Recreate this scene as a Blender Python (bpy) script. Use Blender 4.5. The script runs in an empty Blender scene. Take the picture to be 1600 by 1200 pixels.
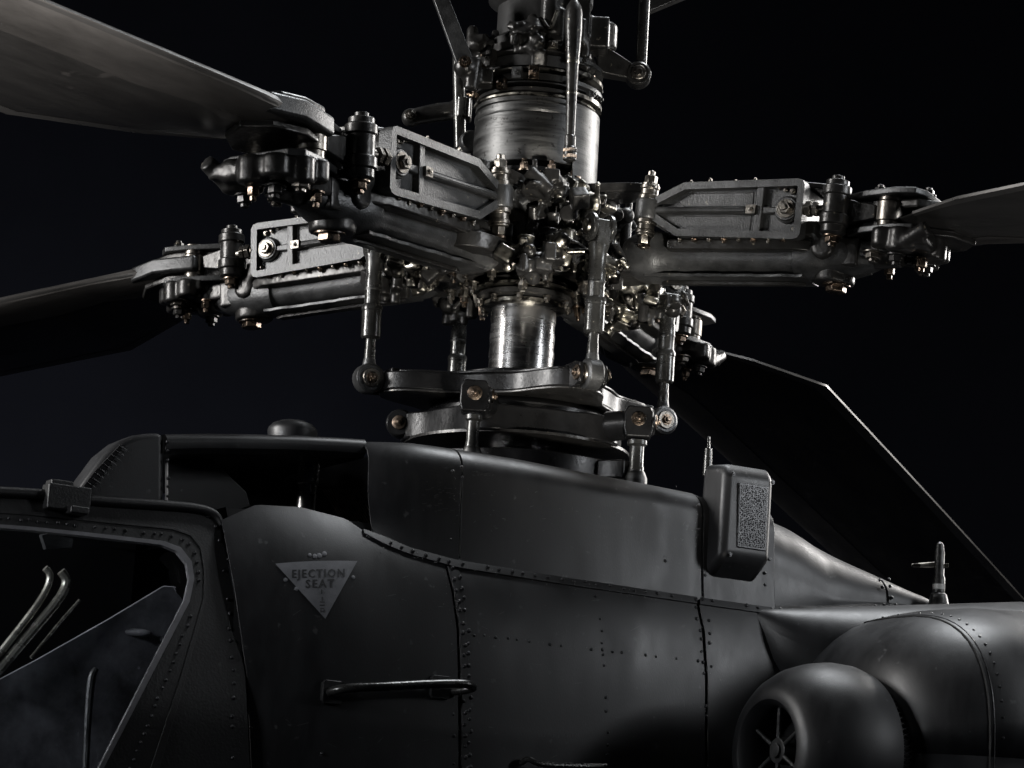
import bpy, bmesh, math, random
from mathutils import Vector, Matrix
import numpy as np
random.seed(7)
R = math.radians
sc = bpy.context.scene
col = sc.collection

# ------------------------------------------------------------------ camera
HUB = Vector((0, 0, 3.8))                      # centre of the rotor hub, metres above the apron
FPX, DIST, ELEV, ROLL = 4160.0, 8.06, R(15), R(3.2)   # focal length in 1600-wide pixels
CAM = HUB + Vector((0, -DIST*math.cos(ELEV), -DIST*math.sin(ELEV)))
PITCH, YAW = R(11.47), R(-.17)
fwd = Vector((math.sin(YAW)*math.cos(PITCH), math.cos(YAW)*math.cos(PITCH), math.sin(PITCH)))
rt = fwd.cross(Vector((0, 0, 1))).normalized()
up = rt.cross(fwd)
c_, s_ = math.cos(ROLL), math.sin(ROLL)
CX, CY, CF = c_*rt + s_*up, -s_*rt + c_*up, fwd
cd = bpy.data.cameras.new('camera'); cam = bpy.data.objects.new('camera', cd); col.objects.link(cam)
M4 = Matrix((( CX.x, CY.x, -CF.x, CAM.x), (CX.y, CY.y, -CF.y, CAM.y), (CX.z, CY.z, -CF.z, CAM.z), (0, 0, 0, 1)))
cam.matrix_world = M4
cd.sensor_width = 36; cd.lens = FPX/1600*36; cd.clip_start = .1; cd.clip_end = 200
cd.dof.use_dof = True; cd.dof.focus_distance = 7.7; cd.dof.aperture_fstop = 11
sc.camera = cam

# ------------------------------------------------------------------ world and lamps (dark studio)
w = bpy.data.worlds.new('World'); sc.world = w; w.use_nodes = True
w.node_tree.nodes['Background'].inputs[0].default_value = (.55, .65, 1, 1)
w.node_tree.nodes['Background'].inputs[1].default_value = .0016
sc.view_settings.view_transform = 'Standard'; sc.view_settings.look = 'None'
sc.view_settings.exposure = 0; sc.view_settings.gamma = 1; sc.view_settings.use_curve_mapping = False

def area(name, loc, aim, sx, sy, power, colr=(1, 1, 1), spread=180):
    l = bpy.data.lights.new(name, 'AREA'); l.shape = 'RECTANGLE'; l.size = sx; l.size_y = sy
    l.energy = power; l.color = colr; l.spread = R(spread)
    o = bpy.data.objects.new(name, l); col.objects.link(o)
    o.location = HUB + Vector(loc)
    o.rotation_euler = (HUB + Vector(aim) - o.location).to_track_quat('-Z', 'Y').to_euler()
    return o
area('key_softbox', (-5.4, -1.6, .9), (0, 0, -.1), .6, 2.6, 85, (1, .98, .96), 80)
area('rim_softbox', (4.4, 3.2, 1.6), (0, 0, -.1), .7, 3.0, 140, (1, .97, .94), 110)
area('top_softbox', (1.6, 1.0, 4.2), (.3, -.1, -.6), 2.6, .9, 115, (.94, .97, 1), 110)
area('side_softbox', (5.8, -2.4, .9), (.15, -.4, -.72), .9, 1.5, 8, (.93, .96, 1), 40)
area('hub_softbox', (1.5, -5.0, -3.0), (.1, 0, -.12), .5, .5, 3.6, (1, .95, .86), 12)
area('blade_fill', (1.9, -5.4, -3.4), (-1.5, -2.5, .3), .4, .9, 40, (1, .96, .92), 30)  # added lamp out of view, narrowed onto the upper left blade's underside
area('grip_fill', (3.8, -4.6, -3.0), (1.9, -.9, -.05), .4, .4, 3.5, (1, .97, .94), 22)  # small added lamp out of view, lifts the right arm and blade underside
area('nose_fill', (-4.6, -4.0, -.3), (-.85, -1.0, -1.15), .8, .8, 4.5, (.95, .97, 1), 34)  # added lamp out of view, lifts the side panel next to the canopy
area('backdrop_lamp', (-6.5, 4.6, -3.2), (-2.2, 9.2, -1.2), 1.6, 1.6, 120, (.86, .91, 1), 130)

# ------------------------------------------------------------------ materials
def mat(name, base, rough=.5, metal=0., var=.25, scale=6., bump=.1, bscale=60., wear=None, spec=.5, streak=None, dent=0., rv=.11):
    m = bpy.data.materials.new(name); m.use_nodes = True
    nt = m.node_tree; N = nt.nodes; L = nt.links
    p = N['Principled BSDF']; p.inputs['Metallic'].default_value = metal
    p.inputs['Specular IOR Level'].default_value = spec
    tc = N.new('ShaderNodeTexCoord')
    mp = N.new('ShaderNodeMapping'); L.new(tc.outputs['Object'], mp.inputs[0])
    if streak: mp.inputs['Scale'].default_value = streak
    n1 = N.new('ShaderNodeTexNoise'); n1.inputs['Scale'].default_value = scale; n1.inputs['Detail'].default_value = 6
    n1.inputs['Roughness'].default_value = .65; L.new(mp.outputs[0], n1.inputs['Vector'])
    rp = N.new('ShaderNodeValToRGB'); L.new(n1.outputs[0], rp.inputs[0])
    rp.color_ramp.elements[0].position = .3; rp.color_ramp.elements[1].position = .7
    b = Vector(base)
    rp.color_ramp.elements[0].color = (*(b*(1-var)), 1); rp.color_ramp.elements[1].color = (*(b*(1+var)), 1)
    src = rp.outputs[0]
    if wear:                                            # chipped spots that show another colour
        n3 = N.new('ShaderNodeTexNoise'); n3.inputs['Scale'].default_value = wear[1]; n3.inputs['Detail'].default_value = 8
        L.new(tc.outputs['Object'], n3.inputs['Vector'])
        r3 = N.new('ShaderNodeValToRGB'); r3.color_ramp.elements[0].position = wear[2]; r3.color_ramp.elements[1].position = wear[2]+.05
        L.new(n3.outputs[0], r3.inputs[0])
        mx = N.new('ShaderNodeMixRGB'); L.new(r3.outputs[0], mx.inputs[0]); L.new(src, mx.inputs[1]); mx.inputs[2].default_value = (*wear[0], 1)
        src = mx.outputs[0]
    L.new(src, p.inputs['Base Color'])
    mr = N.new('ShaderNodeMapRange'); L.new(n1.outputs[0], mr.inputs[0])
    mr.inputs[1].default_value = .25; mr.inputs[2].default_value = .75
    mr.inputs[3].default_value = max(.03, rough-rv); mr.inputs[4].default_value = min(1, rough+rv)
    L.new(mr.outputs[0], p.inputs['Roughness'])
    n2 = N.new('ShaderNodeTexNoise'); n2.inputs['Scale'].default_value = bscale; n2.inputs['Detail'].default_value = 5
    L.new(mp.outputs[0], n2.inputs['Vector'])
    bp = N.new('ShaderNodeBump'); bp.inputs['Strength'].default_value = bump; bp.inputs['Distance'].default_value = .01
    L.new(n2.outputs[0], bp.inputs['Height'])
    last = bp
    if dent:                                            # slow oil-canning of sheet metal
        n4 = N.new('ShaderNodeTexNoise'); n4.inputs['Scale'].default_value = 4.5; n4.inputs['Detail'].default_value = 1
        L.new(tc.outputs['Object'], n4.inputs['Vector'])
        b4 = N.new('ShaderNodeBump'); b4.inputs['Strength'].default_value = dent; b4.inputs['Distance'].default_value = .03
        L.new(n4.outputs[0], b4.inputs['Height']); L.new(bp.outputs[0], b4.inputs['Normal']); last = b4
    L.new(last.outputs[0], p.inputs['Normal'])
    return m
MT = dict(
 skin=mat('matt_black_paint', (.0125, .0128, .0140), .45, 0, .45, 7, .05, 300, wear=((.05, .05, .052), 34, .675), spec=.5, dent=.07, rv=.10, streak=(1.3, 1.3, .4)),
 skin_in=mat('dark_inner_skin', (.007, .007, .0075), .8, 0, .2, 8, .05, 80, spec=.2),
 frame=mat('canopy_frame_paint', (.009, .009, .0095), .46, 0, .3, 9, .12, 160, wear=((.03, .03, .03), 40, .70)),
 trim=mat('grey_window_trim', (.13, .13, .14), .5, 0, .2, 20, .05, 100),
 rivet=mat('rivet_paint', (.022, .022, .024), .34, .25, .4, 60, .02, 100),
 cast=mat('cast_dark_metal', (.062, .063, .064), .38, .6, .5, 14, .16, 210, wear=((.20, .19, .17), 70, .68)),
 cast2=mat('oily_dark_metal', (.036, .035, .034), .33, .6, .5, 11, .16, 70, wear=((.28, .25, .20), 48, .68)),
 steel=mat('scuffed_drum_steel', (.075, .075, .074), .43, 1, .6, 10, .12, 90, wear=((.03, .029, .028), 60, .63), streak=(.35, .35, 4)),
 shaft=mat('polished_shaft_steel', (.40, .395, .39), .27, 1, .3, 9, .015, 60, wear=((.2, .19, .18), 20, .68), streak=(.4, .4, 2)),
 bright=mat('oily_bright_metal', (.30, .285, .25), .34, 1, .6, 12, .22, 50, wear=((.03, .028, .026), 17, .50)),
 brass=mat('cadmium_brass_bolt', (.20, .155, .12), .31, 1, .5, 40, .1, 120, wear=((.06, .055, .05), 50, .55)),
 bolt=mat('dull_steel_bolt', (.20, .185, .165), .34, 1, .4, 40, .1, 120),
 rod=mat('black_link_tube', (.07, .07, .068), .27, .75, .35, 10, .08, 80, wear=((.3, .28, .24), 40, .70)),
 blade=mat('blade_paint', (.026, .025, .024), .34, 0, .4, 4, .06, 70, streak=(.6, 3, 3), wear=((.05, .047, .045), 9, .66)),
 edge=mat('blade_leading_edge', (.085, .08, .076), .34, .5, .4, 5, .06, 60, streak=(.5, 2, 2)),
 plate=mat('swashplate_paint', (.009, .009, .0095), .30, .15, .3, 10, .07, 90, wear=((.10, .095, .09), 60, .72), spec=.28),
 strip=mat('edge_glint_metal', (.16, .155, .15), .32, .6, .2, 3, .0, 10, streak=(.5, 2, 2)),  # pale metal colour stands in for rim light on the blade edge
 chip=mat('chipped_paint', (.085, .085, .088), .5, 0, .4, 60, .0, 10),
 rubber=mat('black_rubber', (.006, .006, .006), .7, 0, .3, 20, .1, 90),
 decal=mat('pale_stencil_paint', (.15, .153, .165), .5, 0, .25, 14, .05, 200, wear=((.06, .06, .065), 45, .68)),
 ink=mat('black_stencil_ink', (.03, .03, .032), .5, 0, .2, 20, .05, 100),
 cockpit=mat('blue_grey_window_glare', (.13, .132, .146), .45, 0, .7, 7, .1, 50),  # the window's hazy reflection put into a base colour
 seat=mat('pale_cockpit_tube', (.42, .41, .36), .24, .7, .35, 12, .05, 60),
 lamp=mat('pale_lens', (.5, .5, .48), .25, 0, .3, 30, .05, 50),
 drop=mat('dark_backdrop', (.02, .0205, .026), .95, 0, .12, .6, .0, 5, spec=.0),
)
def glass_mat():
    m = bpy.data.materials.new('canopy_glass'); m.use_nodes = True
    p = m.node_tree.nodes['Principled BSDF']
    p.inputs['Base Color'].default_value = (.75, .78, .82, 1); p.inputs['Roughness'].default_value = .03
    p.inputs['Transmission Weight'].default_value = 1; p.inputs['IOR'].default_value = 1.25
    return m
MT['glass'] = glass_mat()

# ------------------------------------------------------------------ mesh helpers
def ortho(d):
    d = Vector(d).normalized()
    a = Vector((0, 0, 1)) if abs(d.z) < .9 else Vector((1, 0, 0))
    x = d.cross(a).normalized(); return x, d.cross(x), d
class MB:
    def __init__(s): s.v = []; s.f = []
    def add(s, vs, fs):
        o = len(s.v); s.v += [tuple(v) for v in vs]; s.f += [[i+o for i in f] for f in fs]; return s
    def box(s, c, d, rot=None):
        c = Vector(c); vs = []
        for x in (-.5, .5):
            for y in (-.5, .5):
                for z in (-.5, .5):
                    p = Vector((x*d[0], y*d[1], z*d[2]))
                    if rot: p = rot @ p
                    vs.append(c+p)
        return s.add(vs, [(0,1,3,2),(4,6,7,5),(0,4,5,1),(2,3,7,6),(0,2,6,4),(1,5,7,3)])
    def lathe(s, prof, p0, ax, n=28, a0=0, a1=None, caps=True):
        x, y, z = ortho(ax); p0 = Vector(p0); full = a1 is None
        k = n if full else n+1
        vs = []
        for r, h in prof:
            for i in range(k):
                a = 2*math.pi*i/n if full else a0+(a1-a0)*i/n
                vs.append(p0+z*h+(x*math.cos(a)+y*math.sin(a))*r)
        fs = []
        for j in range(len(prof)-1):
            for i in range(n):
                q = (i+1) % k
                fs.append((j*k+i, j*k+q, (j+1)*k+q, (j+1)*k+i))
        if caps and full:
            fs.append(list(range(k))); m = (len(prof)-1)*k; fs.append(list(range(m, m+k)))
        return s.add(vs, fs)
    def cyl(s, p0, p1, r, r1=None, n=20):
        p0, p1 = Vector(p0), Vector(p1); d = p1-p0
        return s.lathe([(r, 0), (r if r1 is None else r1, d.length)], p0, d, n)
    def sphere(s, c, r, n=16, sc_=(1, 1, 1)):
        vs = []; fs = []; m = n//2
        for j in range(1, m):
            t = math.pi*j/m
            for i in range(n):
                a = 2*math.pi*i/n
                vs.append(Vector(c)+Vector((sc_[0]*r*math.sin(t)*math.cos(a), sc_[1]*r*math.sin(t)*math.sin(a), sc_[2]*r*math.cos(t))))
        for j in range(m-2):
            for i in range(n):
                q = (i+1) % n; fs.append((j*n+i, j*n+q, (j+1)*n+q, (j+1)*n+i))
        fs.append(list(range(n))); fs.append(list(range((m-2)*n, (m-1)*n)))
        return s.add(vs, fs)
    def tube(s, path, r, n=12, sm=6):
        P = [Vector(p) for p in path]
        rr = r if isinstance(r, (list, tuple)) else [r]*len(P)
        if sm > 1 and len(P) > 2:
            Q = []; RR = []
            for i in range(len(P)-1):
                a, b = P[i], P[i+1]; m0 = P[max(i-1, 0)]; m1 = P[min(i+2, len(P)-1)]
                for k in range(sm):
                    t = k/sm
                    Q.append(.5*((2*a)+(b-m0)*t+(2*m0-5*a+4*b-m1)*t*t+(3*a-m0-3*b+m1)*t**3)); RR.append(rr[i]*(1-t)+rr[i+1]*t)
            Q.append(P[-1]); RR.append(rr[-1]); P, rr = Q, RR
        vs = []; fs = []; X = None
        for i, p in enumerate(P):
            d = (P[min(i+1, len(P)-1)]-P[max(i-1, 0)]).normalized()
            if X is None: X = ortho(d)[0]
            X = (X-d*X.dot(d)).normalized(); Y = d.cross(X)
            for k in range(n):
                a = 2*math.pi*k/n; vs.append(p+(X*math.cos(a)+Y*math.sin(a))*rr[i])
        for j in range(len(P)-1):
            for i in range(n):
                q = (i+1) % n; fs.append((j*n+i, j*n+q, (j+1)*n+q, (j+1)*n+i))
        fs.append(list(range(n))); m = (len(P)-1)*n; fs.append(list(range(m, m+n)))
        return s.add(vs, fs)
    def prism(s, poly, a, b, f):                        # f(x, y, h) -> point
        n = len(poly)
        vs = [f(x, y, a) for x, y in poly]+[f(x, y, b) for x, y in poly]
        return s.add(vs, [list(range(n)), list(range(n, 2*n))]+[(i, (i+1) % n, n+(i+1) % n, n+i) for i in range(n)])
    def ring(s, out, inn, a, b, f):
        n = len(out)
        vs = [f(x, y, a) for x, y in out]+[f(x, y, b) for x, y in out]+[f(x, y, a) for x, y in inn]+[f(x, y, b) for x, y in inn]
        fs = []
        for i in range(n):
            q = (i+1) % n
            fs += [(i, q, n+q, n+i), (2*n+i, 3*n+i, 3*n+q, 2*n+q), (i, 2*n+i, 2*n+q, q), (n+i, n+q, 3*n+q, 3*n+i)]
        return s.add(vs, fs)
    def grid(s, rows):
        m = len(rows[0]); vs = [p for r_ in rows for p in r_]
        return s.add(vs, [(j*m+i, j*m+i+1, (j+1)*m+i+1, (j+1)*m+i) for j in range(len(rows)-1) for i in range(m-1)])
    def bolt(s, p, ax, r, h, stud=True):                # washer, hexagon nut, threaded end
        x, y, z = ortho(ax); p = Vector(p)
        s.lathe([(r*1.35, 0), (r*1.35, h*.15)], p, ax, 16)
        s.lathe([(r, h*.15), (r, h*.62), (r*.9, h*.68)], p, ax, 6)
        if stud: s.lathe([(r*.55, h*.68), (r*.58, h*.95), (r*.45, h)], p, ax, 10)
        return s
    def build(s, name, m, parent=None, bevel=.0025, ang=32, solid=0, loc=None, seg=2, flip=False):
        me = bpy.data.meshes.new(name)
        me.from_pydata(s.v, [], s.f); bm = bmesh.new(); bm.from_mesh(me)
        bmesh.ops.recalc_face_normals(bm, faces=bm.faces)
        if flip: bmesh.ops.reverse_faces(bm, faces=bm.faces)
        for f in bm.faces: f.smooth = True
        bm.to_mesh(me); bm.free()
        me.set_sharp_from_angle(angle=R(ang))
        me.materials.append(MT[m] if isinstance(m, str) else m)
        o = bpy.data.objects.new(name, me); col.objects.link(o)
        if parent: o.parent = parent
        if loc: o.location = loc
        if solid:
            q = o.modifiers.new('thickness', 'SOLIDIFY'); q.thickness = solid; q.offset = -1
        if bevel:
            q = o.modifiers.new('edge', 'BEVEL'); q.width = bevel; q.segments = seg; q.limit_method = 'ANGLE'; q.angle_limit = R(40)
            q.harden_normals = True
        return o
def thing(name, label, cat, loc=(0, 0, 0), group=None):
    o = bpy.data.objects.new(name, None); col.objects.link(o); o.location = loc; o.empty_display_size = .1
    o['label'] = label; o['category'] = cat
    if group: o['group'] = group
    return o
def copy_tree(o, parent=None):
    c = o.copy(); col.objects.link(c); c.parent = parent
    for ch in o.children: copy_tree(ch, c)
    return c
def inset(poly, d):
    n = len(poly); out = []
    ar = sum(poly[i][0]*poly[(i+1) % n][1]-poly[(i+1) % n][0]*poly[i][1] for i in range(n))
    sg = 1 if ar > 0 else -1
    for i in range(n):
        a, b, c = Vector(poly[i-1]), Vector(poly[i]), Vector(poly[(i+1) % n])
        e1, e2 = (b-a).normalized(), (c-b).normalized()
        n1, n2 = Vector((-e1.y, e1.x))*sg, Vector((-e2.y, e2.x))*sg
        m = (n1+n2); m = m/max(.3, m.length_squared)*2
        out.append(tuple(b+m*d))
    return out
def wave(name, mb, m, parent, vox=.006, smooth=6, **k):  # a cast lump: pieces fused and softened
    o = mb.build(name, m, parent, bevel=0, ang=180, **k)
    q = o.modifiers.new('fuse', 'REMESH'); q.mode = 'VOXEL'; q.voxel_size = vox; q.use_smooth_shade = True
    q = o.modifiers.new('soften', 'SMOOTH'); q.iterations = smooth; q.factor = .5
    return o

# ------------------------------------------------------------------ fuselage frame: s aft, v towards the left side, z up
PSI = R(30)
U = Vector((math.cos(PSI), math.sin(PSI), 0)); V = Vector((math.sin(PSI), -math.cos(PSI), 0))
def W(s, v, z): return U*s+V*v+Vector((0, 0, z))        # relative to the hub
CR = CAM-HUB
def ray(px, py): return (px-800)/FPX*CX-(py-600)/FPX*CY+CF
def fs(px, py, v):
    q = ray(px, py); t = (v-CR.dot(V))/q.dot(V); P = CR+q*t
    return P.dot(U), P.z
def hit(px, py, Vf):
    q = ray(px, py)
    def g(v):
        t = (v-CR.dot(V))/q.dot(V); P = CR+q*t; return v-Vf(P.dot(U), P.z), P
    hi, lo = 1.15, 1.15
    while lo > -.4:
        lo -= .03
        if g(lo)[0] <= 0: break
        hi = lo
    for i in range(26):
        m = .5*(hi+lo)
        if g(m)[0] > 0: hi = m
        else: lo = m
    P = g(.5*(hi+lo))[1]; return P.dot(U), P.dot(V), P.z
def at(px, py, y):                                      # point of the picture at depth y (relative to the hub)
    q = ray(px, py); t = (y-CR.y)/q.y; return CR+q*t

Z0, HH, NN = -1.55, .66, 2.7
def Wd(s): return .66-.55*max(0, -.78-s)**2
def VL(s, z):                                           # left side of the hull
    k = max(0, (z-Z0)/HH); w_ = Wd(s)
    lean = .05*max(0, -1.6-z)
    return (w_*max(.02, 1-min(k, .995)**NN)**(1/NN) if k > 0 else w_)-lean
def VCAN(s, z): return min(.625, .625-.33*max(0, z+1.62)**1.3)-.02*max(0, -1.3-s)
def nrm(Vf, s, z, e=.004):
    a = W(s+e, Vf(s+e, z), z)-W(s-e, Vf(s-e, z), z); b = W(s, Vf(s, z+e), z+e)-W(s, Vf(s, z-e), z-e)
    n = a.cross(b).normalized()
    return n if n.dot(V) > 0 else -n
def on(px, py, Vf, off=0.):
    s, v, z = hit(px, py, Vf); p = W(s, v, z)
    return p+nrm(Vf, s, z)*off if off else p
def poly_at(pl, t):                                     # point on a polyline by length
    L = [0]
    for a, b in zip(pl, pl[1:]): L.append(L[-1]+math.dist(a, b))
    d = t*L[-1]
    for i in range(len(pl)-1):
        if d <= L[i+1] or i == len(pl)-2:
            k = (d-L[i])/max(1e-9, L[i+1]-L[i]); return tuple(a+(b-a)*k for a, b in zip(pl[i], pl[i+1]))
def coons(top, right, bottom, left, nu, nv, Vf, off=0.):
    rows = []
    TL, TR, BL, BR = top[0], top[-1], bottom[0], bottom[-1]
    for j in range(nv+1):
        y = j/nv; row = []
        for i in range(nu+1):
            x = i/nu
            t, b, l, r_ = poly_at(top, x), poly_at(bottom, x), poly_at(left, y), poly_at(right, y)
            q = [(1-y)*t[k]+y*b[k]+(1-x)*l[k]+x*r_[k]-((1-x)*(1-y)*TL[k]+x*(1-y)*TR[k]+(1-x)*y*BL[k]+x*y*BR[k]) for k in (0, 1)]
            row.append(on(q[0], q[1], Vf, off))
        rows.append(row)
    return MB().grid(rows)
def orient(o):                                          # sheet normals towards the left side
    me = o.data; bm = bmesh.new(); bm.from_mesh(me)
    s = sum((f.normal.dot(V)*f.calc_area() for f in bm.faces))
    if s < 0: bmesh.ops.reverse_faces(bm, faces=bm.faces)
    bm.to_mesh(me); bm.free(); return o
def rivets(name, lines, Vf, parent, off=0., sp=14, r=.0052, jit=1.2, miss=.06):
    mb = MB()
    for pl in lines:
        L = sum(math.dist(a, b) for a, b in zip(pl, pl[1:])); n = max(1, int(L/sp))
        for i in range(n+1):
            if random.random() < miss: continue
            p = poly_at(pl, (i+random.uniform(-.12, .12))/n if 0 < i < n else i/n)
            s, v, z = hit(p[0]+random.uniform(-jit, jit), p[1]+random.uniform(-jit, jit), Vf); nn = nrm(Vf, s, z)
            q = r*random.uniform(.8, 1.15)
            mb.lathe([(q*1.05, -.002), (q, .0012), (q*.75, .0032), (q*.3, .0042)], W(s, v, z)+nn*off, nn, 9)
    o = mb.build(name, 'rivet', parent, bevel=0, ang=60); o['kind'] = 'stuff'; return o

# ------------------------------------------------------------------ backdrop
bk = MB().grid([[HUB+Vector((x, 9.2, z)) for x in (-9, -3, 3, 9)] for z in (-4.5, 0, 5)]).build('backdrop', 'drop', bevel=0)
bk['kind'] = 'structure'; bk['label'] = 'plain near black studio backdrop behind the helicopter'

# ================================================================== FUSELAGE
heli = thing('helicopter_fuselage', 'matt black riveted attack helicopter fuselage with canopy, cowling, handle and engine nacelle', 'helicopter', HUB)
# inner hull that closes the gaps between the panels
rows = []
for i in range(30):
    s = -1.13+3.6*i/29; row = []
    for k in range(25):
        zt_ = -1.07 if s < -.55 else -1.15; z = -2.3+(zt_+2.3)*k/24; row.append(W(s, VL(s, z)-.008, z))
    row += [W(s, -VL(s, -2.3+(zt_+2.3)*k/24)+.008, -2.3+(zt_+2.3)*k/24) for k in range(24, -1, -1)]
    rows.append(row)
hull = MB().grid(rows); n0 = len(rows[0])
hull.build('inner_hull', 'skin_in', heli, bevel=0)

E1 = [(695, 882), (706, 925), (714, 985), (716, 1060), (717, 1230)]
def sh(pl, dx, dy=0): return [(x+dx, y+dy) for x, y in pl]
TOPA = [(346, 812), (400, 788), (470, 792), (540, 810), (568, 829), (600, 847), (640, 864), (695, 882)]
LA = [(346, 812), (353, 850), (366, 920), (386, 1060), (394, 1230)]
p = orient(coons(TOPA, E1, [(394, 1230), (717, 1230)], LA, 40, 44, VL).build('skin_panel', 'skin', heli, bevel=.0015, solid=.006))
p['label'] = 'plain black side panel carrying the warning triangle'
TOPB = [(699, 883), (713, 887), (880, 912), (1088, 942)]
E2 = [(1088, 942), (1097, 985), (1102, 1060), (1102, 1230)]
orient(coons(TOPB, E2, [(721, 1230), (1102, 1230)], sh(E1, 4, 1), 30, 30, VL).build('skin_panel', 'skin', heli, bevel=.0015, solid=.006))
TOPC = [(1092, 943), (1200, 958), (1330, 962), (1480, 957)]
E3 = [(1480, 957), (1490, 1040), (1495, 1120), (1500, 1230)]
orient(coons(TOPC, E3, [(1106, 1230), (1500, 1230)], sh(E2, 4, 1), 26, 26, VL).build('skin_panel', 'skin', heli, bevel=.0015, solid=.006))
# riveted doubler strip right of the door seam and flange under the cowling
E1s = [(700, 884), (711, 925), (719, 985), (721, 1060), (722, 1230)]
orient(coons([(700, 884), (716, 886)], [(716, 886), (723, 925), (730, 985), (733, 1060), (735, 1230)], [(722, 1230), (735, 1230)], E1s, 4, 34, VL, .002).build('doubler_strip', 'skin', heli, bevel=.0008, solid=.004))
FT = [(566, 828), (600, 840), (640, 855), (713, 873), (880, 900), (1088, 931)]
FB = [(568, 835), (600, 852), (640, 868), (713, 888), (880, 914), (1088, 944)]
orient(coons(FT, [FT[-1], FB[-1]], FB, [FT[0], FB[0]], 40, 4, VL, .006).build('seam_flange', 'skin', heli, bevel=.001, solid=.008))
FT2 = [(1092, 932), (1200, 947), (1300, 949), (1395, 940)]; FB2 = [(1092, 945), (1200, 960), (1300, 960), (1400, 952)]
orient(coons(FT2, [FT2[-1], FB2[-1]], FB2, [FT2[0], FB2[0]], 24, 4, VL, .006).build('seam_flange', 'skin', heli, bevel=.001, solid=.008))
rivets('rivet_row', [[(610, 850), (640, 862), (713, 881), (880, 907), (1085, 938)]], VL, heli, .007, 19)
rivets('rivet_row', [[(1096, 939), (1200, 954), (1300, 955), (1380, 948)]], VL, heli, .007, 17)
rivets('rivet_row', [sh(E1, 10, 6), sh(E1, 18, 2)], VL, heli, .002, 17, .0058, 2.2)
rivets('rivet_row', [sh(E1[1:], -7)], VL, heli, 0, 34, .0045, 1.5, .35)
rivets('rivet_row', [[(742, 993), (820, 1000), (900, 1012), (990, 1022), (1090, 1032)]], VL, heli, 0, 16, .0045, 1.6, .22)
rivets('rivet_row', [[(930, 932), (938, 975), (944, 1030), (948, 1100), (950, 1180)]], VL, heli, 0, 17, .0045, 1.4, .18)
rivets('rivet_row', [[(1086, 950), (1094, 990), (1100, 1040), (1104, 1120)], [(1108, 955), (1111, 1040)]], VL, heli, 0, 17, .005, 1.5, .2)
rivets('rivet_row', [[(500, 1130), (502, 1200)], [(388, 1090), (395, 1200)]], VL, heli, 0, 22, .004, 1.5, .3)

# warning triangle with its stencilled words
def tri_mesh(a, b, c, n, off):
    mb = MB(); idx = {}; vs = []; f_ = []
    for i in range(n+1):
        for j in range(n+1-i):
            k = n-i-j
            x = (a[0]*k+b[0]*i+c[0]*j)/n; y = (a[1]*k+b[1]*i+c[1]*j)/n-4*(i*k)/(n*n)*2.2
            idx[i, j] = len(vs); vs.append(on(x, y, VL, off))
    for i in range(n):
        for j in range(n-i):
            f_.append((idx[i, j], idx[i+1, j], idx[i, j+1]))
            if i+j < n-1: f_.append((idx[i+1, j], idx[i+1, j+1], idx[i, j+1]))
    return mb.add(vs, f_)
TA, TB, TC = (430, 881), (558, 877), (508, 967)
trg = orient(tri_mesh(TA, TB, TC, 16, .0012).build('warning_triangle', 'decal', heli, bevel=0))
trg['label'] = 'pale triangle pointing down, stencilled EJECTION SEAT'
def text_on(txt, x0, x1, y0, h, slope, parent, name):
    cu = bpy.data.curves.new('t', 'FONT'); cu.body = txt; cu.size = 1; cu.resolution_u = 2; cu.offset = .022; cu.space_character = 1.22
    to = bpy.data.objects.new('t', cu); col.objects.link(to)
    dg = bpy.context.evaluated_depsgraph_get(); me = bpy.data.meshes.new_from_object(to.evaluated_get(dg))
    bpy.data.objects.remove(to); bpy.data.curves.remove(cu)
    co = [v.co.copy() for v in me.vertices]; mx = max(c.x for c in co); mn = min(c.x for c in co); hy = max(c.y for c in co)
    vs = []
    for c in co:
        x = x0+(c.x-mn)/(mx-mn)*(x1-x0); y = y0+slope*(x-x0)-c.y/hy*h; vs.append(on(x, y, VL, .0022))
    f_ = [list(p_.vertices) for p_ in me.polygons]; bpy.data.meshes.remove(me)
    return orient(MB().add(vs, f_).build(name, 'ink', parent, bevel=0))
text_on('EJECTION', 456, 538, 903.5, 13, -.02, trg, 'lettering')
text_on('SEAT', 477, 522, 919, 13, -.02, trg, 'lettering')
mk = MB()
for x, y, w_, h_ in ((502, 925, 1.4, 7), (503, 936, 1.4, 6), (503, 941, 7, 1.3), (503, 946, 8, 1.6), (503, 951, 6, 1.2), (501, 955, 1.5, 5), (506, 955, 1.5, 5), (504, 956, 5, 1.2)):
    mk.add([on(x+a*w_/2, y+b*h_/2, VL, .0022) for a, b in ((-1, -1), (1, -1), (1, 1), (-1, 1))], [(0, 1, 2, 3)])
orient(mk.build('stencil_mark', 'ink', trg, bevel=0))
fl = MB()
for x, y, r_ in ((484, 867, 2.4), (492, 869, 3), (499, 868, 3.4), (507, 865, 3.2), (446, 906, 2.6), (463, 920, 2.6), (552, 902, 2.4)):
    s, v, z = hit(x, y, VL); nn = nrm(VL, s, z)
    fl.lathe([(r_/560*1.3, -.001), (r_/560*1.2, .001), (r_/560*.6, .0018)], W(s, v, z), nn, 8)
fl.build('fastener', 'decal', heli, bevel=0)

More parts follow.
